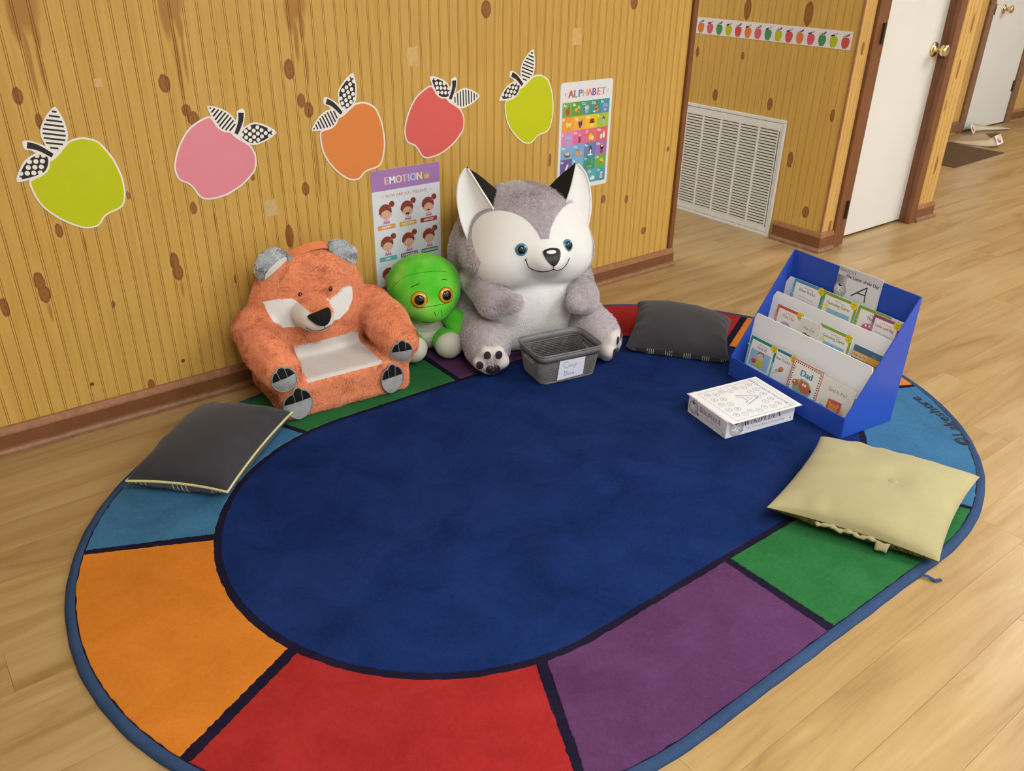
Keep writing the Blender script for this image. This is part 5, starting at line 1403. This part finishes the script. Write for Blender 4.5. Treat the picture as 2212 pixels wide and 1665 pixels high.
def badge(c, x, y, r, a, b):
    c.poly(ell(x, y, r, r, 20), (232, 208, 40), 4); c.text(a, x, y+.001, r*.42, (90, 70, 30), 5); c.text(b, x, y-r*.55, r*.42, (90, 70, 30), 5)
def reader(title, fr, tcol, words=None, pic=None, fr2=None, series=True, ts=.0105):
    def art(c, w, L):
        c.rect(-w/2, 0, w/2, L, fr, 1); c.rect(-w/2, 0, -w/2+.008, L*.78, fr2 or fr, 2); c.rect(w/2-.009, 0, w/2, L*.6, fr2 or fr, 2)
        c.rect(-w/2+.0085, 0, w/2-.0095, L-.010, (240, 239, 238), 2)
        for yy in (.35, .62): c.rect(-w/2, L*yy, -w/2+.008, L*yy+.0012, (240, 240, 240), 3); c.rect(w/2-.009, L*yy*.8, w/2, L*yy*.8+.0012, (240, 240, 240), 3)
        c.line([(-.014, L-.0195), (-.008, L-.017), (-.004, L-.021), (.002, L-.018), (.008, L-.021), (.014, L-.0195), (.022, L-.0215)], .0012, (110, 100, 100), 3)
        c.line([(-.016, L-.018), (-.012, L-.021)], .0014, (200, 60, 60), 3)
        c.text(title, -.002, L-.0355, ts, tcol, 3, bold=.0003)
        if pic: pic(c, w, L-.041)
        if words: badge(c, w/2-.013, L-.010, .0135, *words)
    return art
def pic_boy(c, w, y):
    c.rect(-w/2+.014, y-.06, w/2-.016, y, (150, 190, 220), 3); c.poly(ell(0, y-.018, .013, .014), (226, 190, 160), 5); c.poly(ell(0, y-.011, .0145, .010), (104, 76, 50), 4)
    c.poly(rrect(-.018, y-.056, .018, y-.030, .006), (188, 196, 70), 4); c.poly(ell(-.024, y-.04, .011, .008), (206, 70, 80), 5)
def pic_scene(c, w, y):
    c.poly(ell(-w/2+.022, y-.004, .008, n=14), (240, 222, 90), 3); c.rect(-w/2+.026, y-.05, w/2-.018, y-.008, (150, 196, 222), 3)
    c.line([(.018, y-.034), (.03, y-.028), (.042, y-.026)], .002, (80, 80, 80), 4); c.line([(-.008, y-.014), (.002, y-.012)], .001, (90, 90, 90), 4)
def pic_pig(c, w, y): c.poly(ell(-.004, y-.025, .03, .02), (206, 110, 140), 3); c.poly(ell(-.018, y-.014, .004), (240, 240, 240), 4); c.poly(ell(-.004, y-.012, .004), (240, 240, 240), 4)
def pic_hat(c, w, y): c.poly(ell(-.006, y-.02, .02, .012), (190, 190, 206), 3); c.line(ell(-.006, y-.02, .02, .012, 20), .001, (90, 90, 100), 4, True)
def pic_grey(c, w, y): c.line([(-.03, y-.01), (.03, y-.014)], .0012, (150, 150, 156), 3); c.line([(-.03, y-.02), (.03, y-.024)], .0012, (180, 180, 186), 3)
def pic_bird(c, w, y): c.poly(ell(.004, y-.022, .012, .009, 14, 30), (222, 150, 90), 3); c.poly(ell(-.006, y-.030, .014, .006, 14, 20), (190, 190, 200), 3); c.line([(-.01, y-.036), (-.03, y-.05)], .0016, (150, 160, 110), 3)
def art_cat(c, w, L):
    c.rect(-w/2, 0, w/2, L, (228, 228, 222), 1); c.text('the Cat', 0, L-.035, .011, (110, 120, 100), 2)
    for a, b, r in ((-.012, -.055, .012), (.004, -.060, .014), (.016, -.068, .010)): c.poly(ell(a, L+b, r, r*.8), (70, 100, 62), 2)
    c.poly(ell(-.016, L-.052, .003), (220, 226, 210), 3)
def art_talk(c, w, L):
    c.rect(-w/2, 0, w/2, L, (222, 160, 60), 1); c.rect(-w/2, L-.020, w/2, L, (70, 108, 140), 2); c.rect(-w/2, L-.046, w/2, L-.041, (70, 108, 140), 2)
    c.poly(rrect(-w/2+.002, L-.040, -w/2+.056, L-.022, .006), (232, 192, 140), 3); c.text('Talk to Me', -w/2+.029, L-.034, .0075, (90, 60, 50), 4); c.text('about it', w/2-.026, L-.016, .005, (150, 180, 200), 4)
    c.text('a lot of fun', .006, L-.060, .009, (242, 226, 196), 3)
def art_dad(c, w, L):
    c.rect(-w/2, 0, w/2, L, (222, 140, 130), 1); c.rect(-w/2+.006, 0, w/2-.005, L-.006, (238, 236, 230), 2)
    for i in range(13): c.rect(-w/2+.010+i*.0085, L-.0115, -w/2+.0142+i*.0085, L-.0075, (40, 36, 36), 3)
    for i in range(14):
        c.rect(-w/2+.0075, L-.018-i*.0085, -w/2+.0115, L-.0138-i*.0085, (40, 36, 36), 3); c.rect(w/2-.0115, L-.018-i*.0085, w/2-.0075, L-.0138-i*.0085, (40, 36, 36), 3)
    c.text('Dad', .002, L-.046, .021, (60, 138, 178), 3, bold=.0014); c.text('Tales', -w/2+.017, L-.030, .005, (60, 50, 50), 3, rot=90)
    c.poly(ell(-.002, L-.085, .038, .032), (150, 190, 140), 3); c.poly(smooth_closed([(-.014, L-.062), (-.010, L-.056), (-.004, L-.060), (.012, L-.060), (.018, L-.056), (.020, L-.066), (.034, L-.078), (.030, L-.088), (.010, L-.098), (-.010, L-.090), (-.018, L-.078)], 3), (196, 112, 80), 4)
    for a in (0, .009): c.poly(ell(a, L-.071, .0036, .0055), (244, 244, 240), 5)
    c.poly(ell(.032, L-.080, .004), (50, 36, 36), 5); c.poly(ell(-.032, L-.075, .013, .011), (196, 112, 80), 4); c.poly(ell(-.036, L-.072, .003), (244, 244, 240), 5)
def art_fit(c, w, L):
    c.rect(-w/2, 0, w/2, L, (232, 230, 220), 1); c.text('Did It Fit?', .002, L-.036, .0125, (110, 110, 112), 2)
    c.poly(ell(-.004, L-.085, .045, .032), (226, 224, 186), 2); c.poly([(-.022, L-.060), (.028, L-.056), (.030, L-.105), (-.024, L-.105)], (208, 92, 90), 3); c.poly(ell(.002, L-.085, .018, .015), (222, 160, 70), 4)
    c.poly(ell(-.012, L-.072, .006), (222, 160, 70), 4); c.poly(ell(.016, L-.072, .006), (222, 160, 70), 4); c.poly(ell(.036, L-.090, .008, .012), (226, 206, 130), 4); c.poly(ell(-.040, L-.096, .014, .008), (120, 180, 206), 4)
    for a in (-.004, .008): c.poly(ell(a, L-.082, .0016), (60, 40, 30), 5)
Z1, Y1b, Y1t = (.022, .150), -.072, -.054
book('teal bordered picture book titled Find It at the left of the bottom tier', -.220, -.100, -.078, .022, -.058, .152, reader('Find It!', (38, 140, 140), (110, 120, 120), ('find', 'me'), pic_boy, (120, 190, 186)))
book('picture book titled Socks half hidden beside the Find It book', -.128, -.018, -.072, .022, -.052, .148, reader('New Socks', (60, 132, 158), (100, 110, 120), ('want', 'new'), pic_bird, (120, 170, 190)))
book('picture book titled Dad with a chequered border and brown bear', -.024, .102, -.082, .022, -.061, .150, art_dad)
book('picture book titled Did It Fit with a toy bear on its cover', .100, .226, -.078, .022, -.058, .138, art_fit)
book('red bordered picture book titled That Hat on the middle tier', -.194, -.080, .000, .130, .016, .263, reader('That Hat', (204, 92, 74), (206, 110, 96), ('that', 'pretty'), pic_hat, (226, 140, 100)))
book('picture book whose title ends in the Cat on the middle tier', -.086, .000, -.004, .130, .010, .258, art_cat)
book('green bordered picture book titled Guessing Game on the middle tier', -.010, .118, .000, .130, .017, .262, reader('Guessing Game', (130, 172, 60), (90, 130, 70), ('what', 'is'), pic_scene, (150, 190, 80), ts=.0098))
book('orange and blue picture book at the right end of the middle tier', .130, .236, .000, .130, .016, .246, art_talk)
book('light blue picture book titled New Socks at the left of the top tier', -.198, -.069, .066, .210, .082, .343, reader('New Socks', (64, 150, 196), (110, 116, 140), ('want', 'new'), pic_grey, (110, 180, 214)))
book('green bordered picture book titled Guessing Game on the top tier', -.068, .067, .062, .210, .078, .343, reader('Guessing Game', (130, 172, 60), (90, 130, 70), ('what', 'is'), pic_scene, (150, 190, 80), ts=.0102))
book('green bordered picture book titled That Is partly covered by the purple one', .069, .190, .066, .210, .082, .343, reader('That Is', (130, 172, 60), (90, 110, 80), None, pic_pig, (150, 190, 80)))
book('purple bordered picture book titled Little and Big at the right of the top tier', .132, .232, .059, .210, .075, .337, reader('Little and Big', (150, 76, 120), (170, 80, 110), ('little', 'big'), pic_grey, (190, 120, 160), ts=.0088))

# ---- serif capitals for the encyclopedia name --------------------------------
def serif_word(c, s, x, y, h, col, lay=2, sx=1., big=(0, -1)):
    """thick-and-thin capitals; the letters in big are drawn larger"""
    T, t_ = .15, .055; n = len(s)
    def St(pts, w, X, Y, k): c.line([(X+a*k*sx, Y+b*k) for a, b in pts], w*k*(.5+.5*sx), col, lay)
    def Sf(a, b, X, Y, k, w=.13): c.rect(X+(a-w)*k*sx, Y+b*k-.016*k, X+(a+w)*k*sx, Y+b*k+.022*k, col, lay)
    for i, ch in enumerate(s):
        k = h*(1.28 if (i in big or i-n in big) else 1.)
        if ch == 'W':
            St([(.02, 1), (.30, 0)], T, x, y, k); St([(.30, 0), (.52, .85)], t_, x, y, k); St([(.42, 1), (.70, 0)], T, x, y, k); St([(.70, 0), (1.0, 1)], t_, x, y, k); [Sf(a, .985, x, y, k) for a in (.02, .42, 1.0)]; wd = 1.06
        elif ch == 'I': St([(.12, 0), (.12, 1)], T, x, y, k); Sf(.12, .985, x, y, k, .15); Sf(.12, 0, x, y, k, .15); wd = .40
        elif ch == 'K': St([(.12, 0), (.12, 1)], T, x, y, k); St([(.66, 1), (.18, .46)], t_, x, y, k); St([(.30, .58), (.74, 0)], T*.9, x, y, k); [Sf(a, b, x, y, k) for a, b in ((.12, .985), (.12, 0), (.66, .985), (.76, 0))]; wd = .90
        elif ch == 'P': St([(.12, 0), (.12, 1)], T, x, y, k); St([(.12, .985)]+ell(.34, .73, .22, .25, 10, 0, 80, -80)+[(.12, .48)], t_*1.5, x, y, k); St(ell(.36, .73, .21, .2, 8, 0, 50, -50), T*.7, x, y, k); Sf(.12, 0, x, y, k); Sf(.06, .985, x, y, k, .1); wd = .68
        elif ch == 'E': St([(.12, 0), (.12, 1)], T, x, y, k); [St([(.12, b), (e, b)], t_, x, y, k) for b, e in ((.98, .56), (.52, .46), (.02, .60))]; St([(.55, .98), (.57, .84)], t_, x, y, k); St([(.60, .02), (.62, .18)], t_, x, y, k); St([(.46, .44), (.46, .60)], t_, x, y, k); wd = .74
        elif ch == 'D': St([(.12, 0), (.12, 1)], T, x, y, k); St([(.1, .98)]+ell(.36, .5, .38, .48, 14, 0, 85, -85)+[(.1, .02)], t_*1.4, x, y, k); St(ell(.42, .5, .33, .36, 10, 0, 50, -50), T*.8, x, y, k); wd = .92
        elif ch == 'A': St([(.10, 0), (.42, 1)], t_, x, y, k); St([(.40, 1), (.76, 0)], T, x, y, k); St([(.22, .36), (.62, .36)], t_, x, y, k); Sf(.10, 0, x, y, k, .12); Sf(.76, 0, x, y, k, .14); wd = .92
        x += (wd+.06)*k*sx
    return x
def globe(c, x, y, r, lay=1):
    for i in range(9):
        f = i/8; g = int(158+80*f**.8); c.poly(ell(x-r*.16*f, y+r*.2*f, r*(1-.62*f), n=26), (g, g, g+2), lay+i*.12)
    L = lay+1.4
    for dx, dy, s_ in ((-.45, .1, .22), (.30, .25, .2), (-.2, -.45, .2), (.4, -.3, .2), (.05, -.05, .18)):
        c.line(ell(x+dx*r, y+dy*r, s_*r*.55, n=8), r*.06, (120, 120, 124), L, True)
    for a in (-.5, 0, .5): c.line([(x+a*r+.10*r*math.sin(b*3), y+b*r*math.sqrt(max(0, 1-a*a))*.9) for b in np.linspace(-.9, .6, 9)], r*.03, (150, 150, 154), L)
    c.poly([(x-.36*r, y+.80*r), (x-.06*r, y+.84*r), (x-.04*r, y+.66*r), (x+.22*r, y+.70*r), (x+.24*r, y+.52*r), (x-.02*r, y+.50*r), (x-.10*r, y+.36*r), (x-.22*r, y+.52*r), (x-.40*r, y+.55*r)], (24, 24, 24), L+.5)

# card with a written letter, leaning at the back of the stand
def art_card(c, w, L):
    c.poly(rrect(-w/2, 0, w/2, L, .006), (206, 208, 212), 1)
    for i in range(6): g = 120+i*14; c.rect(-w/2+.001+i*.006, .004, -w/2+.001+(i+1)*.006, L-.030, (g, g, g+2), 1.3)
    c.rect(-w/2+.037, .012, w/2-.004, L-.024, (222, 226, 230), 1.6)
    globe(c, -w/2+.020, .092, .024, 2)
    serif_word(c, 'WIKIPEDIA', -w/2+.004, L-.016, .0085, (70, 70, 72), 3)
    c.text('The Letter of the Day', .012, L-.031, .0105, (30, 40, 34), 3, shear=.15, bold=.0005, sx=.94)
    ink = (34, 44, 34)
    c.line([(-.018, L-.084), (.012, L-.058), (.034, L-.040)], .0040, ink, 3); c.line([(.034, L-.040), (.033, L-.063), (.036, L-.090)], .0040, ink, 3); c.line([(.0, L-.068), (.035, L-.066)], .0036, ink, 3)
book('grey and white card with a handwritten letter A leaning in the back of the display', -.052, .114, .1008, .262, .1085, .432, art_card, kind='letter_card', thick=.0025)

# ================================================================== game box and worksheet
def gamebox():
    bx, by, rz = .5915, -1.158, -11.0
    t = thing('game_box', 'white board game box with a grey globe and serif lettering on its sides', 'box', (bx, by, ON), rz)
    hw, hd, H = .137, .0945, .060
    M = plain('white box card', (224, 224, 230), .35, .4)
    MB().box(-hw, hw, -hd, hd, 0, H).build('box_body', M, t, bevel=.0015)
    c = Canvas(); globe(c, -hw+.040, .029, .028, 1)
    serif_word(c, 'WIKIPEDIA', -.070, .030, .0190, (34, 34, 36), 1, sx=1.06); c.text('The Game About Everything', .020, .0145, .0085, (140, 140, 150), 1, shear=.2, sx=1.12)
    c.poly([(-.076, .024), (-.068, .014), (-.073, .0135), (-.0755, .008), (-.078, .0135), (-.083, .014)], (30, 30, 32), 1); c.poly(ell(.122, .014, .0035), (150, 150, 158), 1)
    c.build('front_print', basis((0, -hd-.0001, 0), (1, 0, 0), (0, 0, 1)), t)
    c = Canvas(); globe(c, -hd+.028, .030, .024, 1)
    serif_word(c, 'WIKIPEDIA', -.036, .031, .0140, (44, 44, 46), 1, sx=.98); c.text('The Game About Everything', .025, .018, .0062, (170, 170, 176), 1, shear=.2)
    c.poly([(-.042, .022), (-.036, .014), (-.040, .0135), (-.042, .009), (-.044, .0135), (-.048, .014)], (30, 30, 32), 1); c.poly(ell(.082, .012, .0028), (150, 150, 158), 1)
    c.build('side_print', basis((-hw-.0001, 0, 0), (0, -1, 0), (0, 0, 1)), t)
    # worksheet lying on the box, reading towards the display
    w = thing('worksheet', 'white alphabet worksheet with circled letters and an outlined A lying on the game box', 'paper', (.598, -1.163, ON+H+.0004), rz+.6)
    W_, H_ = .216, .280
    n = 10; vs = []; 
    for z in (0, .0005):
        for i in range(n+1):
            u = -H_/2+H_*i/n
            for j in (-1, 1): vs.append((u, j*W_/2, z))
    k = 2*(n+1); fs = []
    for i in range(n): a = 2*i; fs += [(k+a, k+a+2, k+a+3, k+a+1), (a, a+1, a+3, a+2), (a, a+2, k+a+2, k+a), (a+1, k+a+1, k+a+3, a+3)]
    fs += [(0, k, k+1, 1), (2*n, 2*n+1, k+2*n+1, k+2*n)]
    MB().add(vs, fs).build('sheet', plain('worksheet paper', (236, 236, 238), .6), w)
    MB().box(-H_/2-.005, -H_/2+.03, W_/2-.05, W_/2+.004, -.0002, 0).build('plastic_sleeve_corner', plain('clear sleeve', (170, 176, 190), .15, .5), w)
    c = Canvas(); g = (100, 100, 104)
    c.line([(-W_/2+.016, -H_/2+.024), (W_/2-.012, -H_/2+.024), (W_/2-.012, H_/2-.016), (-W_/2+.016, H_/2-.016)], .0016, g, 1, True)
    c.text('DAB OR COLOR THE LETTER A', -.004, H_/2-.041, .0098, g, 1, shear=.25); c.text('Name', -W_/2+.034, H_/2-.027, .004, g, 1); c.line([(.070, H_/2-.038), (.088, H_/2-.020)], .0012, g, 1)
    r_ = random.Random(5); L = 'OABRMACASAOPAEGDAACBVONDVADTHBCS'; i = 0
    for rr in range(7):
        yy = H_/2-.062-rr*.0283
        for cc in range(5):
            xx = -W_/2+.036+cc*.0345+(.0 if rr % 2 == 0 else .008)
            if 2 <= rr <= 4 and 1 <= cc <= 3 and not (rr == 4 and cc == 2 and False): continue
            c.line(ell(xx, yy, .0105, n=18), .0011, g, 1, True); c.text(L[i % len(L)], xx, yy-.0042, .0088, g, 1); i += 1
    ax, ay, s_ = .0, H_/2-.145, 1.
    for poly in ([(-.026, 0), (-.006, .050), (.006, .050), (.026, 0), (.016, 0), (.011, .012), (-.011, .012), (-.016, 0)], [(-.007, .021), (.007, .021), (0, .038)]): c.line([(ax+a*1.2, ay+(b-.025)*1.2+.022) for a, b in poly], .0020, (80, 80, 84), 1, True)
    c.build('print', basis((0, 0, .0007), (0, -1, 0), (1, 0, 0)), w)
gamebox()

# ================================================================== far corridor
o = MB().box(-.40, .40, -.235, .235, 0, .004).build('door_mat', plain('dark brown mat', (92, 72, 50), .8, .2, vary=.1, vscale=6)); o.location = (5.03, .47, 0); o.rotation_euler = (0, 0, math.radians(2))
tag(o, 'dark brown flat mat on the floor by the far white door', 'mat')
def curl(label, pts, w, twist, apples, seed=0):
    """strip of border paper: centre line points, width direction leaning up"""
    t = thing('fallen_border_strip', label, 'paper', (pts[0][0], pts[0][1], 0), 0, 'fallen border strips'); O = Vector((pts[0][0], pts[0][1], 0))
    P = [Vector(q)-O for q in pts]; vs = []; n = len(P)
    for i, q in enumerate(P):
        d = (P[min(i+1, n-1)]-P[max(i-1, 0)]); d.z = 0; d.normalize(); a = math.radians(twist[i]); s = Vector((-d.y, d.x, 0))*math.cos(a)+Vector((0, 0, 1))*math.sin(a)
        vs += [tuple(q), tuple(q+s*w)]
    o = MB().add(vs, [(2*i, 2*i+2, 2*i+3, 2*i+1) for i in range(n-1)]).build('strip', plain('curled paper', (214, 198, 170), .6), t, smooth=True)
    s = o.modifiers.new('s', 'SOLIDIFY'); s.thickness = .001
    c = Canvas()
    for (i, col) in apples:
        p0, p1, p2, p3 = [Vector(vs[k]) for k in (2*i, 2*i+2, 2*i+3, 2*i+1)]; 
        for sg, nm in ((1, 'a'), (-1, 'b')):
            c = Canvas(); ctr = (p0+p1+p2+p3)/4; ux = (p1-p0).normalized(); uy = (p3-p0).normalized(); uy = (uy-ux*uy.dot(ux)).normalized()
            c.poly(ell(0, -.004, .026, .024), (196, 76, 86), 1); c.poly(ell(.008, .028, .012, .005, 10, 30), INK, 1); c.rect(-.045, -.037, .045, .037, (236, 234, 232), .5)
            if sg < 0: ux = -ux
            c.build('print', basis(ctr+ux.cross(uy)*.002, ux, uy), t)
    return t
curl('fallen border strip with a red apple curling over the mat', [(5.44, .70, .006), (5.47, .55, .008), (5.50, .42, .012), (5.56, .37, .02), (5.64, .37, .03), (5.72, .42, .03), (5.80, .52, .02)], .075, [8, 12, 30, 60, 70, 60, 30], [(3, 0)])
curl('second fallen border strip lying below the far white door', [(5.90, .72, .006), (6.02, .76, .02), (6.14, .74, .02), (6.28, .70, .012), (6.44, .66, .006)], .075, [60, 50, 20, 10, 5], [(0, 0)])
